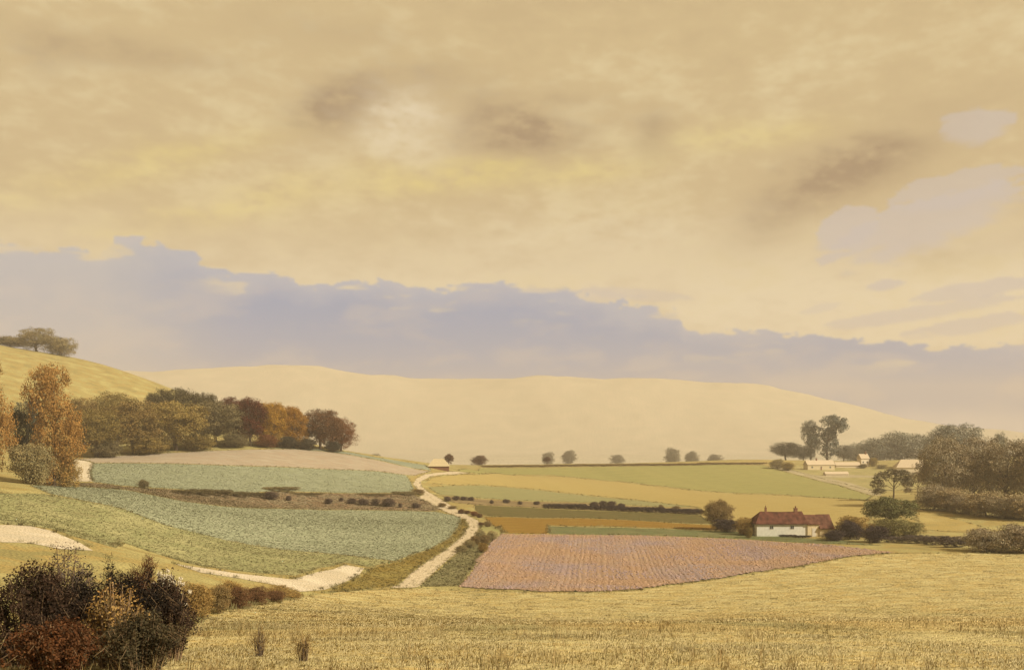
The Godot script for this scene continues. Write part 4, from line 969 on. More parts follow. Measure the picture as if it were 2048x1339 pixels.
# ---------------------------------------------------------------- near thicket
func thicket_shrub(called: String, label: String, at: Vector3, high: float, wide: float, leaf: Material, stem: Material, sd: int, count: int, size: float, upright := 0.4, heads: Material = null, spread_leaf := 0.16) -> void:
	var r := RandomNumberGenerator.new()
	r.seed = sd
	var o := thing(called, label, "shrub", at, 0.0, "thicket at the foot of the slope")
	var st := SurfaceTool.new()
	st.begin(Mesh.PRIMITIVE_TRIANGLES)
	var l := Leaves.new()
	var w := Leaves.new()
	var canes := 60
	var tips := []
	for k in canes:
		var a := r.randf_range(0.0, TAU)
		var q := sqrt(r.randf())
		var root := Vector3(cos(a), 0, sin(a)) * q * wide * 0.22
		var out := Vector3(cos(a), 0, sin(a)) * wide * 0.5 * q * r.randf_range(0.7, 1.05)
		var top := Vector3(out.x, high * (1.0 - 0.45 * pow(q, 3.0)) * r.randf_range(0.72, 1.0), out.z)
		var mid := root.lerp(top, 0.55) + Vector3(0, high * 0.16 * (1.0 - upright), 0)
		var droop := top + Vector3(out.x * 0.3, -high * 0.18 * (1.0 - upright), out.z * 0.3)
		tube(st, [root - Vector3(0, 0.1, 0), root.lerp(mid, 0.5), mid, top, droop], [0.014, 0.011, 0.009, 0.006, 0.002], 4)
		for s in 9:
			var t := 0.2 + 0.8 * s / 8.0
			var p := root.lerp(mid, t * 2.0) if t < 0.5 else mid.lerp(top, t * 2.0 - 1.0)
			tips.append([p, (p - Vector3(0, high * 0.35, 0)).normalized(), q])
		tips.append([droop, Vector3(cos(a), 0.4, sin(a)).normalized(), 1.0])
	st.generate_normals()
	part("stems", st.commit(), stem, o)
	var per := int(float(count) / tips.size())
	for tip in tips:
		var tone := r.randf_range(0.6, 1.3)
		var warm := r.randf_range(-0.14, 0.18)
		var cr := r.randf_range(0.5, 1.2) * spread_leaf
		for n in per:
			var p: Vector3 = tip[0] + unit(r) * cr * pow(r.randf(), 0.5) * Vector3(1.1, 0.8, 1.1)
			if p.y < 0.02:
				continue
			var v := tone * r.randf_range(0.75, 1.25)
			var s := size * r.randf_range(0.6, 1.3)
			l.leaf(p, (tip[1] * 0.4 + Vector3.UP * 0.35 + unit(r) * 0.9).normalized(), unit(r), s, s * 0.58, Color(v * (1.0 + warm), v, v * (1.0 - warm)))
	part("foliage", l.mesh(), leaf, o)
	if heads:
		for k in 170:
			var tip = tips[r.randi_range(0, tips.size() - 1)]
			if tip[0].y < high * 0.45:
				continue
			var c: Vector3 = tip[0] + tip[1] * r.randf_range(0.06, 0.16)
			for n in 36:
				var dir := unit(r)
				w.leaf(c + dir * 0.034, unit(r), dir, 0.066, 0.015, Color(1, 1, 1) * r.randf_range(0.8, 1.0))
		part("seed_heads", w.mesh(), heads, o)

# a mass of thin dry upright twigs
func twig_shrub(called: String, label: String, at: Vector3, high: float, wide: float, mat: Material, sd: int, count: int) -> void:
	var r := RandomNumberGenerator.new()
	r.seed = sd
	var o := thing(called, label, "shrub", at, 0.0, "thicket at the foot of the slope")
	var l := Leaves.new()
	var st := SurfaceTool.new()
	st.begin(Mesh.PRIMITIVE_TRIANGLES)
	for k in 26:
		var a := r.randf_range(0.0, TAU)
		var q := sqrt(r.randf())
		var foot := Vector3(cos(a), 0, sin(a)) * q * wide * 0.18
		var lean := Vector3(cos(a), 0, sin(a)) * q * wide * 0.42
		var top := Vector3(lean.x, high * r.randf_range(0.6, 0.95) * (1.0 - 0.3 * q), lean.z)
		tube(st, [foot - Vector3(0, 0.1, 0), foot.lerp(top, 0.5) + lean * 0.1, top], [0.012, 0.008, 0.003], 4)
		for n in int(count / 26.0):
			var t := pow(r.randf(), 0.6)
			var p := foot.lerp(top, t)
			var dir := (Vector3(cos(a) * 0.35, 1.0, sin(a) * 0.35) + unit(r) * 0.75).normalized()
			var s := r.randf_range(0.06, 0.2)
			var v := r.randf_range(0.6, 1.35)
			l.leaf(p + dir * s * 0.5 + unit(r) * 0.07, unit(r), dir, s, 0.010, Color(v * 1.08, v, v * 0.92))
	st.generate_normals()
	part("stems", st.commit(), bark, o)
	part("foliage", l.mesh(), mat, o)

# ---------------------------------------------------------------- grass
func tuft_mesh(sd: int, blades: int, high: float, spread: float, width: float) -> ArrayMesh:
	var r := RandomNumberGenerator.new()
	r.seed = sd
	var pos := PackedVector3Array()
	var nor := PackedVector3Array()
	var col := PackedColorArray()
	var idx := PackedInt32Array()
	for k in blades:
		var a := r.randf_range(0.0, TAU)
		var foot := Vector3(cos(a), 0, sin(a)) * spread * sqrt(r.randf())
		var b := r.randf_range(0.0, TAU)
		var lean := Vector3(cos(b), 0, sin(b)) * high * r.randf_range(0.1, 0.7)
		var up := Vector3(0, high * r.randf_range(0.5, 1.0), 0)
		var side := Vector3(-sin(b), 0, cos(b)) * width
		var n := (Vector3.UP * 0.9 + Vector3(cos(b), 0, sin(b)) * 0.5).normalized()
		var v := r.randf_range(0.8, 1.15)
		var f := pos.size()
		pos.append_array([foot - side, foot + side, foot + lean * 0.4 + up * 0.65 - side * 0.7, foot + lean * 0.4 + up * 0.65 + side * 0.7, foot + lean + up])
		for q in 5:
			nor.append(n)
			col.append(Color(v, v, v))
		idx.append_array([f, f + 2, f + 1, f + 1, f + 2, f + 3, f + 2, f + 4, f + 3])
	return surface(pos, nor, PackedVector2Array(), PackedVector2Array(), col, idx)

func strew(called: String, label: String, category: String, mesh: Mesh, mat: Material, places: Array, tints: Array) -> void:
	var mm := MultiMesh.new()
	mm.transform_format = MultiMesh.TRANSFORM_3D
	mm.use_colors = true
	mm.mesh = mesh
	mm.instance_count = places.size()
	for i in places.size():
		mm.set_instance_transform(i, places[i])
		mm.set_instance_color(i, tints[i])
	var o := MultiMeshInstance3D.new()
	o.name = numbered(called)
	o.multimesh = mm
	o.material_override = mat
	o.set_meta("kind", "stuff")
	o.set_meta("label", label)
	o.set_meta("category", category)
	add_child(o)

func scatter_in(outline: PackedVector2Array, count: int, r: RandomNumberGenerator) -> PackedVector2Array:
	var box := Rect2(outline[0], Vector2.ZERO)
	for p in outline:
		box = box.expand(p)
	var out := PackedVector2Array()
	for i in count:
		var p := box.position + Vector2(r.randf(), r.randf()) * box.size
		if Geometry2D.is_point_in_polygon(p, outline):
			out.append(p)
	return out

# ---------------------------------------------------------------- buildings
func slab(lo: Vector3, hi: Vector3) -> BoxMesh:
	var b := BoxMesh.new()
	b.size = hi - lo
	return b

func block(called: String, lo: Vector3, hi: Vector3, mat: Material, parent: Node) -> MeshInstance3D:
	var o := part(called, slab(lo, hi), mat, parent)
	o.position = (lo + hi) * 0.5
	return o

func roof_mesh(x0: float, x1: float, z0: float, z1: float, eave: float, ridge: float, hip_a: float, hip_b: float, thick: float, sag := 0.0) -> ArrayMesh:
	var st := SurfaceTool.new()
	st.begin(Mesh.PRIMITIVE_TRIANGLES)
	st.set_smooth_group(-1)
	var zm := (z0 + z1) * 0.5
	var steps := 8
	var front := []
	var back := []
	var top := []
	for i in steps + 1:
		var t := float(i) / steps
		var dip := sag * sin(t * PI)
		front.append(Vector3(lerpf(x0, x1, t), eave - dip * 0.4, z0))
		back.append(Vector3(lerpf(x0, x1, t), eave - dip * 0.4, z1))
		top.append(Vector3(lerpf(x0 + hip_a, x1 - hip_b, t), ridge - dip, zm))
	var quad := func(a: Vector3, b: Vector3, c: Vector3, d: Vector3):
		for v in [a, b, c, a, c, d]:
			st.add_vertex(v)
	var down := Vector3(0, -thick, 0)
	for i in steps:
		quad.call(front[i], top[i], top[i + 1], front[i + 1])
		quad.call(back[i + 1], top[i + 1], top[i], back[i])
		quad.call(front[i] + down, front[i], front[i + 1], front[i + 1] + down)
		quad.call(back[i + 1] + down, back[i + 1], back[i], back[i] + down)
		quad.call(front[i + 1] + down, back[i + 1] + down, back[i] + down, front[i] + down)
	for v in [back[0], top[0], front[0], front[steps], top[steps], back[steps]]:
		st.add_vertex(v)
	quad.call(back[0] + down, back[0], front[0], front[0] + down)
	quad.call(front[steps] + down, front[steps], back[steps], back[steps] + down)
	st.generate_normals()
	return st.commit()

func gable(x: float, z0: float, z1: float, eave: float, ridge: float, thick: float) -> ArrayMesh:
	var st := SurfaceTool.new()
	st.begin(Mesh.PRIMITIVE_TRIANGLES)
	st.set_smooth_group(-1)
	var zm := (z0 + z1) * 0.5
	var a := [Vector3(x, eave, z0), Vector3(x, ridge, zm), Vector3(x, eave, z1)]
	var d := Vector3(thick, 0, 0)
	for v in [a[0], a[2], a[1], a[0] + d, a[1] + d, a[2] + d, a[0], a[1], a[1] + d, a[0], a[1] + d, a[0] + d, a[1], a[2], a[2] + d, a[1], a[2] + d, a[1] + d]:
		st.add_vertex(v)
	st.generate_normals()
	return st.commit()

func window(parent: Node, x: float, y: float, z: float, w: float, h: float, frame: Material, glass: Material) -> void:
	var f := Node3D.new()
	f.name = "window"
	parent.add_child(f, true)
	f.position = Vector3(x, y, z)
	for s in [[-w * 0.5, 0.0, 0.07, h + 0.07], [w * 0.5, 0.0, 0.07, h + 0.07], [0.0, 0.0, 0.05, h - 0.07]]:
		block("frame", Vector3(s[0] - s[2] * 0.5, s[1] - s[3] * 0.5, 0.003), Vector3(s[0] + s[2] * 0.5, s[1] + s[3] * 0.5, 0.06), frame, f)
	for s in [-h * 0.5, h * 0.5]:
		block("frame", Vector3(-w * 0.5 + 0.035, s - 0.035, 0.003), Vector3(w * 0.5 - 0.035, s + 0.035, 0.058), frame, f)
	block("pane", Vector3(-w * 0.5 + 0.03, -h * 0.5 + 0.03, 0.004), Vector3(w * 0.5 - 0.03, h * 0.5 - 0.03, 0.025), glass, f)

func chimney(parent: Node, x: float, z: float, from: float, top: float, w: float, mat: Material, pot: Material) -> void:
	var c := block("chimney", Vector3(x - w * 0.5, from, z - w * 0.5), Vector3(x + w * 0.5, top, z + w * 0.5), mat, parent)
	var half := (top - from) * 0.5
	block("cap", Vector3(-w * 0.6, half + 0.002, -w * 0.6), Vector3(w * 0.6, half + 0.14, w * 0.6), mat, c)
	var cyl := CylinderMesh.new()
	cyl.top_radius = w * 0.18
	cyl.bottom_radius = w * 0.24
	cyl.height = 0.5
	var p := part("pot", cyl, pot, c)
	p.position = Vector3(0, half + 0.39, 0)

func simple_house(called: String, label: String, x: float, z: float, turn: float, w: float, deep: float, eave: float, ridge: float, hip_a: float, hip_b: float, wall: Material, roof: Material, frame: Material, glass: Material, brick: Material, chimneys: Array, windows: int, door: bool) -> void:
	var o := thing(called, label, "building", on_ground(x, z) - Vector3(0, 0.15, 0), turn)
	block("wall", Vector3(-w * 0.5, -0.8, -deep), Vector3(w * 0.5, eave, 0), wall, o)
	if hip_a <= 0.01:
		part("gable", gable(-w * 0.5 + 0.003, 0.0, -deep, eave, ridge - 0.12, 0.2), wall, o)
	if hip_b <= 0.01:
		part("gable", gable(w * 0.5 - 0.203, 0.0, -deep, eave, ridge - 0.12, 0.2), wall, o)
	part("roof", roof_mesh(-w * 0.5 - 0.3, w * 0.5 + 0.3, 0.35, -deep - 0.35, eave - 0.05, ridge, hip_a, hip_b, 0.16, 0.06), roof, o)
	for c in chimneys:
		chimney(o, c * w, -deep * 0.5, eave, ridge + 1.1, 0.75, brick, roof)
	for k in windows:
		window(o, w * ((k + 0.5) / windows - 0.5), eave * 0.55, 0.0, 1.0, 1.1, frame, glass)
	if door:
		block("door", Vector3(-0.45, 0.1, 0.003), Vector3(0.45, 2.0, 0.06), brick, o)

# ---------------------------------------------------------------- sky
var cloud_a := FastNoiseLite.new()
var cloud_b := FastNoiseLite.new()
# height of the upper edge of the lilac cloud bank round the horizon, in degrees: azimuth, elevation
const BANK := [[-28.86, 10.15], [-26.46, 10.19], [-23.96, 10.22], [-22.73, 9.79], [-21.73, 10.65], [-19.43, 10.91], [-18.26, 10.66], [-16.8, 9.72], [-15.19, 9.31], [-13.41, 9.41], [-11.61, 8.78], [-9.64, 9.03], [-7.64, 9.1], [-5.92, 8.57], [-3.61, 8.8], [-0.7, 8.9], [1.63, 8.53], [5.11, 8.35], [7.7, 8.03], [9.41, 7.49], [9.98, 6.57], [12.22, 6.24], [16.32, 6.02], [20.26, 5.45], [26.51, 4.89], [29.13, 4.82]]
# soft brown and pale cloud patches: azimuth, elevation, width, height (degrees), tilt, strength; strength below zero is pale
const PATCHES := [[-10.34, 18.14, 2.33, 1.17, 0.35, 1], [-8.79, 18.99, 2.04, 0.99, 0.3, 0.6], [-4.77, 20.04, 2.62, 1.17, 0, 0.35], [-1.86, 17.75, 1.75, 1.6, 0, 0.5], [1.34, 17.36, 3.35, 1.57, 0.1, 0.9], [8.27, 16.93, 1.31, 1.17, 0.7, 0.5], [18.71, 14.32, 3.79, 1.46, 0.35, 1], [15.24, 12.45, 2.62, 1.17, 0.4, 0.4], [21.53, 15.34, 2.92, 0.87, 0.2, 0.35], [-21.48, 20.02, 5.54, 0.76, 0, 0.4], [-25.4, 19.47, 1.46, 1.17, 0, 0.35], [24.01, 10.01, 4.37, 0.87, 0, 0.25], [-10.77, 22.15, 5.83, 1.17, 0, 0.2], [-6.5, 18.05, 2.62, 1.31, 0, -0.7], [-5.06, 16.37, 2.33, 1.46, 0, -0.4], [5.11, 11.17, 8.75, 1.75, 0, -0.35], [-4.77, 14.7, 3.5, 0.76, 0.1, -1.5], [4.53, 15.17, 4.08, 0.7, 0.1, -1.3], [-1.28, 15.21, 2.33, 0.76, 0, -1.2], [-20.21, 14.7, 6.41, 0.87, 0.3, -1.12], [13.6, 16.77, 4.37, 0.7, 0, -1.12], [-14.37, 13.3, 7.58, 0.87, 0.3, -1.15]]
const VEILS := [[23.52, 11.46, 5.54, 1.46, 0.3, 0.9], [24.73, 13.13, 3.5, 1.11, 0.15, 0.8], [18.71, 11.3, 1.75, 1.11, 0.2, 0.85], [25.21, 15.97, 2.19, 0.99, 0, 0.8], [20.9, 8.32, 1.11, 0.38, 0.1, 0.9], [24.73, 7.76, 3.21, 0.47, 0.1, 0.75], [22.78, 6.82, 4.96, 0.41, 0.1, 0.7], [25.45, 6.03, 3.5, 0.47, 0.1, 0.75], [17.39, 7.24, 1.17, 0.29, 0.2, 0.5], [2.79, 8.38, 4.37, 0.41, -0.05, 0.5], [7.13, 8.32, 3.21, 0.35, -0.1, 0.6]]

func table(t: Array, x: float) -> float:
	if x <= t[0][0]:
		return t[0][1]
	for i in range(1, t.size()):
		if x < t[i][0]:
			var f: float = (x - t[i - 1][0]) / (t[i][0] - t[i - 1][0])
			return lerpf(t[i - 1][1], t[i][1], f * f * (3.0 - 2.0 * f) * 0.5 + f * 0.5)
	return t[-1][1]

func sky_colour(az: float, el: float) -> Color:
	# the same run of cloud, turned about, goes on all round the horizon
	var fold := 30.0 - absf(fposmod(az + 30.0, 120.0) - 60.0)
	var ra := deg_to_rad(az)
	var re := deg_to_rad(el)
	var dir := Vector3(sin(ra) * cos(re), sin(re), cos(ra) * cos(re))
	var flat := Vector3(dir.x, dir.y * 2.6, dir.z)
	var n1 := cloud_a.get_noise_3dv(flat * 9.0)
	var n2 := cloud_a.get_noise_3dv(flat * 26.0 + Vector3(40, 0, 0))
	var n3 := cloud_b.get_noise_3dv(flat * 70.0)
	var c := Color(0.63, 0.475, 0.25)
	c = c.lerp(Color(0.61, 0.46, 0.25), smoothstep(24.0, 13.0, el))
	c = c.lerp(Color(0.81, 0.68, 0.455), smoothstep(14.0, 7.0, el))
	var n4 := cloud_b.get_noise_3dv(flat * 190.0)
	var lump := n1 * 0.9 + n2 * 0.7 + n3 * 0.6 + n4 * 0.3
	c = c.lerp(Color(0.74, 0.60, 0.345), clampf(lump * 1.2, 0.0, 0.75))
	c = c.lerp(Color(0.47, 0.335, 0.185), clampf(-lump * 0.4, 0.0, 0.3))
	for p in PATCHES:
		var dx: float = fold - p[0]
		var dy: float = el - p[1]
		if absf(dx) > 12.0 or absf(dy) > 6.0:
			continue
		var ca := cos(p[4])
		var sa := sin(p[4])
		var u: float = (dx * ca + dy * sa) / p[2] + n2 * 0.55 + n3 * 0.3
		var v: float = (-dx * sa + dy * ca) / p[3] + n2 * 0.6 - n3 * 0.3
		var g: float = exp(-(u * u + v * v)) * absf(p[5]) * (0.85 + n3 * 0.9 + n4 * 0.4)
		var to := Color(0.32, 0.215, 0.13)
		if p[5] < -1.0:
			to = Color(0.80, 0.64, 0.21)
			g *= 0.34
		elif p[5] < 0.0:
			to = Color(0.79, 0.665, 0.46)
		c = c.lerp(to, clampf(g, 0.0, 0.85))
	# lilac grey veils with a firm upper edge
	for p in VEILS:
		var dx: float = fold - p[0]
		var dy: float = el - p[1]
		if absf(dx) > 16.0 or absf(dy) > 6.0:
			continue
		var ca := cos(p[4])
		var sa := sin(p[4])
		var u: float = (dx * ca + dy * sa) / p[2]
		var v: float = (-dx * sa + dy * ca) / p[3]
		var r := sqrt(u * u + v * v) + n2 * 0.5 + n3 * 0.35
		var hard := 0.08 if v > 0.0 else 0.45
		c = c.lerp(Color(0.57, 0.50, 0.47), smoothstep(1.0, 1.0 - hard, r) * p[5] * (0.85 + n1 * 0.3))
	# the lilac bank along the horizon
	var edge := table(BANK, fold) + n2 * 0.75 + n3 * 0.6 + n4 * 0.22 + n1 * 0.5
	var below := edge - el
	if below > -0.6:
		var bank := Color(0.39, 0.425, 0.53)
		bank = bank.lerp(Color(0.215, 0.305, 0.505), clampf((below - 0.2) * 0.75 + n1 * 0.4 + smoothstep(6.0, 18.0, fold) * 0.7, 0.0, 1.0))
		bank = bank.lerp(Color(0.50, 0.485, 0.49), smoothstep(-14.0, -24.0, fold) * 0.8)
		bank = bank.lerp(Color(0.60, 0.53, 0.49), clampf(n2 * 0.8 + n3 * 0.3, 0.0, 0.35))
		bank = bank.lerp(Color(0.66, 0.60, 0.57), smoothstep(2.2, 0.6, el + n2 * 0.6) * 0.9)
		var body := smoothstep(-0.03, 0.08, below)
		# streaks of warm sky breaking through near the top of the bank
		var gap := smoothstep(0.2, 0.42, cloud_b.get_noise_3dv(Vector3(dir.x * 22.0, dir.y * 120.0, dir.z * 22.0)) + n2 * 0.25) * smoothstep(2.4, 0.3, below)
		c = c.lerp(bank, body * (1.0 - gap * 0.8))
	return c

func make_sky() -> PanoramaSkyMaterial:
	cloud_a.seed = 71
	cloud_a.frequency = 0.28
	cloud_a.fractal_octaves = 4
	cloud_a.fractal_gain = 0.55
	cloud_b.seed = 72
	cloud_b.frequency = 0.35
	cloud_b.fractal_octaves = 4
	cloud_b.fractal_gain = 0.6
	var wide := 4096
	var high := 2048
	# the panorama begins straight ahead and runs to the right
	var image := Image.create(512, 256, false, Image.FORMAT_RGB8)
	image.fill(Color(0.72, 0.6, 0.45).linear_to_srgb())
	for y in 132:
		for x in 512:
			image.set_pixel(x, y, sky_colour((x + 0.5) / 512.0 * 360.0, maxf(0.0, 90.0 - (y + 0.5) / 256.0 * 180.0)).linear_to_srgb())
	image.resize(wide, high, Image.INTERPOLATE_CUBIC)
	# the part in view again, in finer steps
	for y in range(high / 2 - 310, high / 2 - 8):
		for x in range(-345, 345):
			image.set_pixel(posmod(x, wide), y, sky_colour((x + 0.5) / wide * 360.0, 90.0 - (y + 0.5) / high * 180.0).linear_to_srgb())
	var m := PanoramaSkyMaterial.new()
	m.panorama = ImageTexture.create_from_image(image)
	return m

# patches of greener grass in the stubble: x, z, half width, half depth
const GREEN_PATCHES := [[-2.8, -24.2, 1, 3.5], [-0.2, -24.6, 0.8, 3], [3.8, -24.4, 1.9, 2.5], [9.2, -24.5, 2.1, 2.5], [-5.6, -23.8, 0.7, 2.5]]

# ---------------------------------------------------------------- the place
func _ready() -> void:
	rng.seed = 4040
	var cam := Camera3D.new()
	cam.name = "camera"
	cam.position = Vector3(0, EYE, 0)
	cam.projection = Camera3D.PROJECTION_FRUSTUM
	cam.near = 0.5
	cam.far = 9000.0
	cam.size = 0.34037
	cam.frustum_offset = Vector2(0, 0.0535)
	add_child(cam)
	cam.make_current()
	var env := Environment.new()
	env.background_mode = Environment.BG_SKY
	env.sky = Sky.new()
	env.sky.sky_material = make_sky()
	env.background_energy_multiplier = 0.5
	env.tonemap_mode = Environment.TONE_MAPPER_LINEAR
	env.tonemap_exposure = 2.0
	env.fog_enabled = true
	env.fog_density = 0.00026
	env.fog_light_color = Color(1.0, 0.93, 0.82)
	env.sdfgi_enabled = true
	env.ssao_enabled = true
	env.ssil_enabled = true
	var world := WorldEnvironment.new()
	world.name = "world"
	world.environment = env
	add_child(world)
	var sun := DirectionalLight3D.new()
	sun.name = "sun"
	sun.light_energy = 1.15
	sun.light_color = Color(1.0, 0.96, 0.88)
	sun.light_angular_distance = 3.0
	sun.shadow_enabled = true
	add_child(sun)
	sun.look_at_from_position(Vector3.ZERO, -Vector3(0.74, 0.58, 0.34))

	# ---- ground
	solve_terrain()
	make_grid()
	grain = noise_texture([Color(0.62, 0.62, 0.6), Color(0.84, 0.84, 0.84), Color(0.96, 0.96, 0.95), Color(1, 1, 1)], 0.05, 3, 5, 512)
	var soil := plain(Color(1, 1, 1), 0.95)
	soil.vertex_color_use_as_albedo = true
	var fm := {}
	var k := 100
	for e in FIELD_COLOURS:
		k += 1
		fm[e[0]] = field_material(Color(e[1], e[2], e[3]), k, e[4], Color(e[5], e[6], e[7]), e[8])
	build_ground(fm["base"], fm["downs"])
	var outlines := {}
	for f in FIELDS:
		var line := PackedVector2Array()
		for i in range(0, f[6].size(), 2):
			line.append(Vector2(f[6][i], f[6][i + 1]))
		if not outlines.has(f[0]):
			outlines[f[0]] = line
		sheet(f[0], line, f[2], fm[f[1]], f[3], f[4], f[5])
	var plough := PackedVector2Array()
	for i in range(0, PLOUGH.size(), 2):
		plough.append(Vector2(PLOUGH[i], PLOUGH[i + 1]))
	ploughed_field(plough, soil)

	# ---- buildings
	var lime := worn(Color(0.55, 0.53, 0.45), 201, 0.06, 5.0)
	var cream := worn(Color(0.56, 0.46, 0.28), 202, 0.12, 2.5)
	var tile := worn(Color(0.088, 0.035, 0.022), 203, 0.5, 9.0)
	var tile2 := worn(Color(0.105, 0.048, 0.03), 204, 0.5, 9.0)
	var thatch := worn(Color(0.42, 0.34, 0.2), 205, 0.2, 1.5)
	var barnwood := worn(Color(0.17, 0.085, 0.05), 206, 0.35, 1.2)
	var brick := worn(Color(0.2, 0.1, 0.06), 207, 0.3, 0.8)
	var paleroof := worn(Color(0.46, 0.37, 0.25), 208, 0.15, 2.0)
	var palewall := worn(Color(0.62, 0.53, 0.38), 209, 0.1, 2.0)
	var painted := plain(Color(0.55, 0.5, 0.4), 0.6)
	var glass := plain(Color(0.03, 0.035, 0.04), 0.12)
	glass.metallic_specular = 0.5
	var c := thing("cottage", "long white cottage with dark red hipped roof beside the ploughed field", "cottage", on_ground(COTTAGE[0], COTTAGE[1]) + Vector3(0, 0.4, 0), 0.05)
	block("wall", Vector3(0, -1.4, -6.2), Vector3(12.3, 2.75, 0), lime, c)
	var roof := part("roof", roof_mesh(-0.4, 12.45, 0.4, -6.6, 2.72, 5.4, 2.2, 0.4, 0.2, 0.12), tile, c)
	roof.set_meta("label", "dark red tiled hipped roof with slight sag")
	chimney(c, 3.1, -3.1, 4.4, 6.2, 0.42, brick, tile)
	chimney(c, 10.5, -3.1, 4.0, 6.0, 0.75, brick, tile)
	block("porch_wall", Vector3(12.303, -1.8, -5.4), Vector3(15.2, 2.6, 0.25), cream, c)
	part("porch_roof", roof_mesh(12.2, 15.35, 0.5, -5.6, 2.58, 4.6, 0.0, 0.0, 0.18), tile2, c)
	block("outhouse_wall", Vector3(15.203, -2.0, -5.2), Vector3(18.4, 1.55, 0.5), cream, c)
	part("outhouse_roof", roof_mesh(15.1, 18.7, 0.9, -5.6, 1.55, 4.7, 0.15, 0.15, 0.18), tile2, c)
	part("gable", gable(18.1, 0.3, -5.2, 1.55, 4.4, 0.2), cream, c)
	for wx in [3.6, 8.6]:
		window(c, wx, 1.75, 0.0, 0.9, 0.8, painted, glass)
	var door := block("door", Vector3(13.4, -0.5, 0.253), Vector3(14.3, 1.55, 0.32), painted, c)
	block("handle", Vector3(0.28, -0.05, 0.036), Vector3(0.34, 0.05, 0.08), brick, door)
	for h in HOUSES:
		var w: Material = {"pale": palewall, "cream": cream, "wood": barnwood}[h[9]]
		var r: Material = {"pale": paleroof, "thatch": thatch, "tile": tile2}[h[10]]
		simple_house(h[0], h[1], h[2], h[3], h[4], h[5], h[6], h[7], h[8], h[11], h[12], w, r, painted, glass, brick, h[13], h[14], h[15])

	# ---- trees, bushes and hedges
	bark = worn(Color(0.11, 0.08, 0.055), 220, 0.3, 0.8)
	for key in LEAF:
		leaf_mats[key] = leaf_material(Color(LEAF[key][0], LEAF[key][1], LEAF[key][2]))
	make_shapes()
	for p in PLANTS:
		plant(p[0], p[1], p[2], p[3], p[4], p[5], p[6], p[7], p[8], p[9])

	# ---- the thicket close by
	var cane := worn(Color(0.2, 0.13, 0.07), 221, 0.3, 0.4)
	var fluff := plain(Color(0.72, 0.64, 0.48), 0.9)
	fluff.vertex_color_use_as_albedo = true
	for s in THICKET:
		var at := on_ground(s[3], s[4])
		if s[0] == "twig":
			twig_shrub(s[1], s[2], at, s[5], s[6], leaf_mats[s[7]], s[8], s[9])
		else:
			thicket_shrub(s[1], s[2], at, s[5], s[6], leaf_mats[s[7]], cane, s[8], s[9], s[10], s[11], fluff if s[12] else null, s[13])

	# ---- grass, stubble and crops
	var blade := plain(Color(1, 1, 1), 0.85)
	blade.vertex_color_use_as_albedo = true
	blade.backlight = Color(0.2, 0.18, 0.1)
	var r := RandomNumberGenerator.new()
	r.seed = 77
	var tone := FastNoiseLite.new()
	tone.seed = 31
	tone.frequency = 0.05
	tone.fractal_octaves = 4
	var places := []
	var tints := []
	var far_places := []
	var far_tints := []
	var edge: PackedVector2Array = outlines["stubble_field"]
	for i in 130000:
		var d := 9.0 + 190.0 * pow(r.randf(), 1.7)
		var p := Vector2((r.randf() * 2.0 - 1.0) * (0.56 * d + 3.0), -d)
		if d > 25.0 and not Geometry2D.is_point_in_polygon(p, edge):
			continue
		var n := tone.get_noise_2d(p.x, p.y) * 0.6 + tone.get_noise_2d(p.x * 0.3 + 50.0, p.y * 0.45) * 0.5
		var g := tone.get_noise_2d(p.x * 1.7 + 300.0, p.y * 0.8)
		var green := 0.0
		for m in GREEN_PATCHES:
			green = maxf(green, 1.1 * (1.0 - Vector2((p.x - m[0]) / m[2], (p.y - m[1]) / m[3]).length() + n * 0.8))
		var tint := Color(0.66, 0.54, 0.27).lerp(Color(0.62, 0.44, 0.17), clampf(n * 2.2, 0.0, 1.0)).lerp(Color(0.42, 0.365, 0.175), clampf(g * 2.0 - 0.15 + green, 0.0, 0.9)).lerp(Color(0.60, 0.50, 0.27), clampf(-n * 2.0, 0.0, 0.7))
		tint = tint * r.randf_range(0.8, 1.2)
		tint.a = 1.0
		var s := r.randf_range(0.7, 1.25) * (1.0 + d * 0.006)
		var high := s * (0.8 + 0.5 * tone.get_noise_2d(p.x * 4.0, p.y * 4.0))
		var place := Transform3D(Basis(Vector3.UP, r.randf() * TAU).scaled(Vector3(s, high, s)), on_ground(p.x, p.y))
		if d < 45.0:
			places.append(place)
			tints.append(tint)
		else:
			far_places.append(place)
			far_tints.append(tint)
	strew("stubble_grass", "short straw coloured grass covering the near slope", "grass", tuft_mesh(1, 16, 0.085, 0.17, 0.006), blade, places, tints)
	strew("stubble_grass", "short straw coloured grass on the lower slope by the ploughed field", "grass", tuft_mesh(2, 10, 0.075, 0.24, 0.014), blade, far_places, far_tints)
	for crop in CROPS:
		places = []
		tints = []
		for p in scatter_in(outlines[crop[0]], crop[1], r):
			var n := tone.get_noise_2d(p.x * 0.6, p.y * 0.6)
			var tint: Color = Color(crop[2], crop[3], crop[4]).lerp(Color(crop[5], crop[6], crop[7]), clampf(n * 1.6 + 0.4, 0.0, 1.0)) * r.randf_range(0.8, 1.2)
			tint.a = 1.0
			var s: float = r.randf_range(0.7, 1.3) * crop[8]
			places.append(Transform3D(Basis(Vector3.UP, r.randf() * TAU).scaled(Vector3(s, s * 0.8, s)), on_ground(p.x, p.y) + Vector3(0, 0.03, 0)))
			tints.append(tint)
		strew(crop[9], crop[10], crop[11], tuft_mesh(3, 8, 0.22, 0.34, 0.05), blade, places, tints)
	# taller stalks standing up here and there in the stubble
	places = []
	tints = []
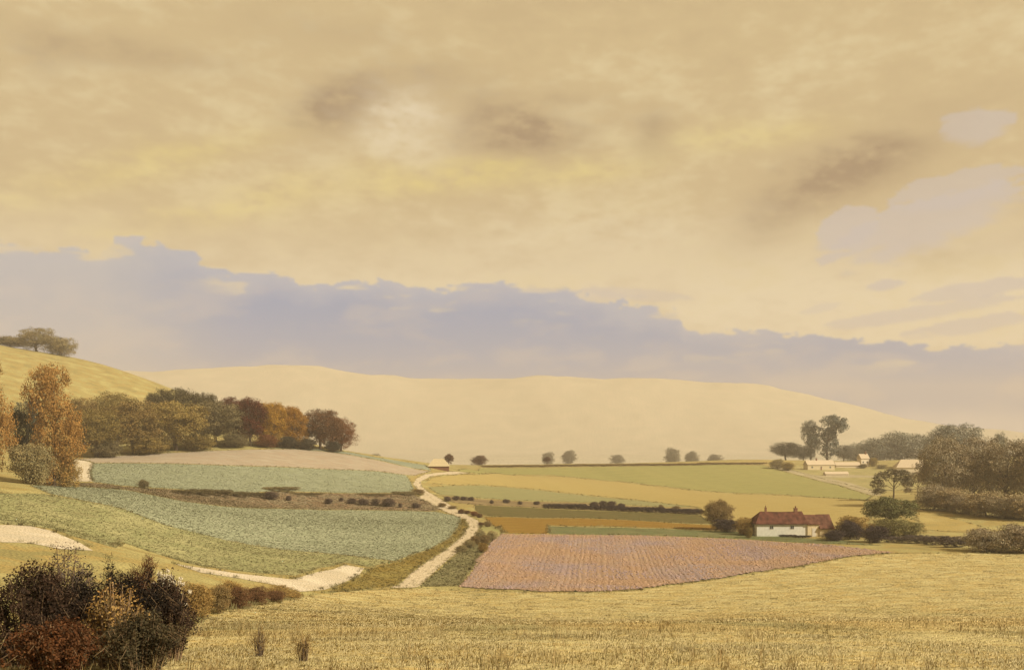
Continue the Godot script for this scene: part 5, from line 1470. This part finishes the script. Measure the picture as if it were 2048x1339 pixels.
	for i in 5200:
		var d := 11.0 + 55.0 * pow(r.randf(), 1.5)
		var p := Vector2((r.randf() * 2.0 - 1.0) * (0.56 * d + 3.0), -d)
		if tone.get_noise_2d(p.x * 2.0, p.y * 2.0) < r.randf_range(-0.2, 0.45) or (d > 25.0 and not Geometry2D.is_point_in_polygon(p, edge)):
			continue
		var tint := Color(0.58, 0.45, 0.2).lerp(Color(0.42, 0.27, 0.1), r.randf()) * r.randf_range(0.8, 1.15)
		tint.a = 1.0
		var s := r.randf_range(0.5, 1.3)
		places.append(Transform3D(Basis(Vector3.UP, r.randf() * TAU).scaled(Vector3(s, s, s)), on_ground(p.x, p.y)))
		tints.append(tint)
	strew("dry_stalks", "thin taller dry stalks standing in the near stubble", "grass", tuft_mesh(6, 7, 0.36, 0.1, 0.005), blade, places, tints)
	# wheel worn lane with a sparse grass crown
	places = []
	tints = []
	for i in range(0, LANE_CROWN.size() - 2, 2):
		var a := Vector2(LANE_CROWN[i], LANE_CROWN[i + 1])
		var b := Vector2(LANE_CROWN[i + 2], LANE_CROWN[i + 3])
		for n in int(a.distance_to(b) * 2.2):
			var p := a.lerp(b, r.randf()) + Vector2(r.randfn(0.0, 0.22), r.randfn(0.0, 0.22))
			if tone.get_noise_2d(p.x * 3.0, p.y * 3.0) < -0.1:
				continue
			var tint := Color(0.42, 0.36, 0.18) * r.randf_range(0.8, 1.2)
			tint.a = 1.0
			places.append(Transform3D(Basis(Vector3.UP, r.randf() * TAU).scaled(Vector3.ONE * r.randf_range(0.4, 0.9)), on_ground(p.x, p.y) + Vector3(0, 0.07, 0)))
			tints.append(tint)
	strew("lane_grass", "thin grass growing along the middle of the pale lane", "grass", tuft_mesh(7, 8, 0.16, 0.2, 0.02), blade, places, tints)
	# rough grass along the edges of the fields
	places = []
	tints = []
	for f in FIELDS:
		if f[0] in ["village_track", "crest_stubble"]:
			continue
		for i in range(0, f[6].size(), 2):
			var a := Vector2(f[6][i], f[6][i + 1])
			var b := Vector2(f[6][(i + 2) % f[6].size()], f[6][(i + 3) % f[6].size()])
			for n in int(a.distance_to(b) / 0.55):
				if r.randf() < 0.35 + 0.5 * tone.get_noise_2d(a.x + n * 2.0, a.y):
					continue
				var p := a.lerp(b, r.randf()) + Vector2(r.randf_range(-0.6, 0.6), r.randf_range(-0.6, 0.6))
				if p.y > -30.0:
					continue
				var tint := Color(0.42, 0.34, 0.15).lerp(Color(0.25, 0.22, 0.09), r.randf()) * r.randf_range(0.8, 1.15)
				tint.a = 1.0
				var s := r.randf_range(0.8, 2.0)
				places.append(Transform3D(Basis(Vector3.UP, r.randf() * TAU).scaled(Vector3(s, s, s)), on_ground(p.x, p.y) + Vector3(0, 0.03, 0)))
				tints.append(tint)
	strew("margin_grass", "rough dry grass growing along the field edges", "grass", tuft_mesh(4, 9, 0.26, 0.22, 0.016), blade, places, tints)
	places = []
	tints = []
	for p in scatter_in(plough, 30000, r):
		var n := tone.get_noise_2d(p.x, p.y)
		var tint := Color(0.31, 0.2, 0.125).lerp(Color(0.26, 0.19, 0.18), clampf(n * 2.0 + 0.3, 0.0, 1.0)) * r.randf_range(0.8, 1.2)
		tint.a = 1.0
		var s := 0.05 + 0.16 * pow(r.randf(), 2.5)
		places.append(Transform3D(Basis.from_euler(Vector3(r.randf() * TAU, r.randf() * TAU, 0)).scaled(Vector3(s * r.randf_range(0.8, 1.6), s, s * r.randf_range(0.8, 1.6))), on_ground(p.x, p.y) + Vector3(0, 0.1, 0)))
		tints.append(tint)
	var lump := SphereMesh.new()
	lump.radius = 1.0
	lump.height = 2.0
	lump.radial_segments = 6
	lump.rings = 3
	strew("soil_clods", "clods of turned earth on the ploughed field", "soil", lump, soil, places, tints)
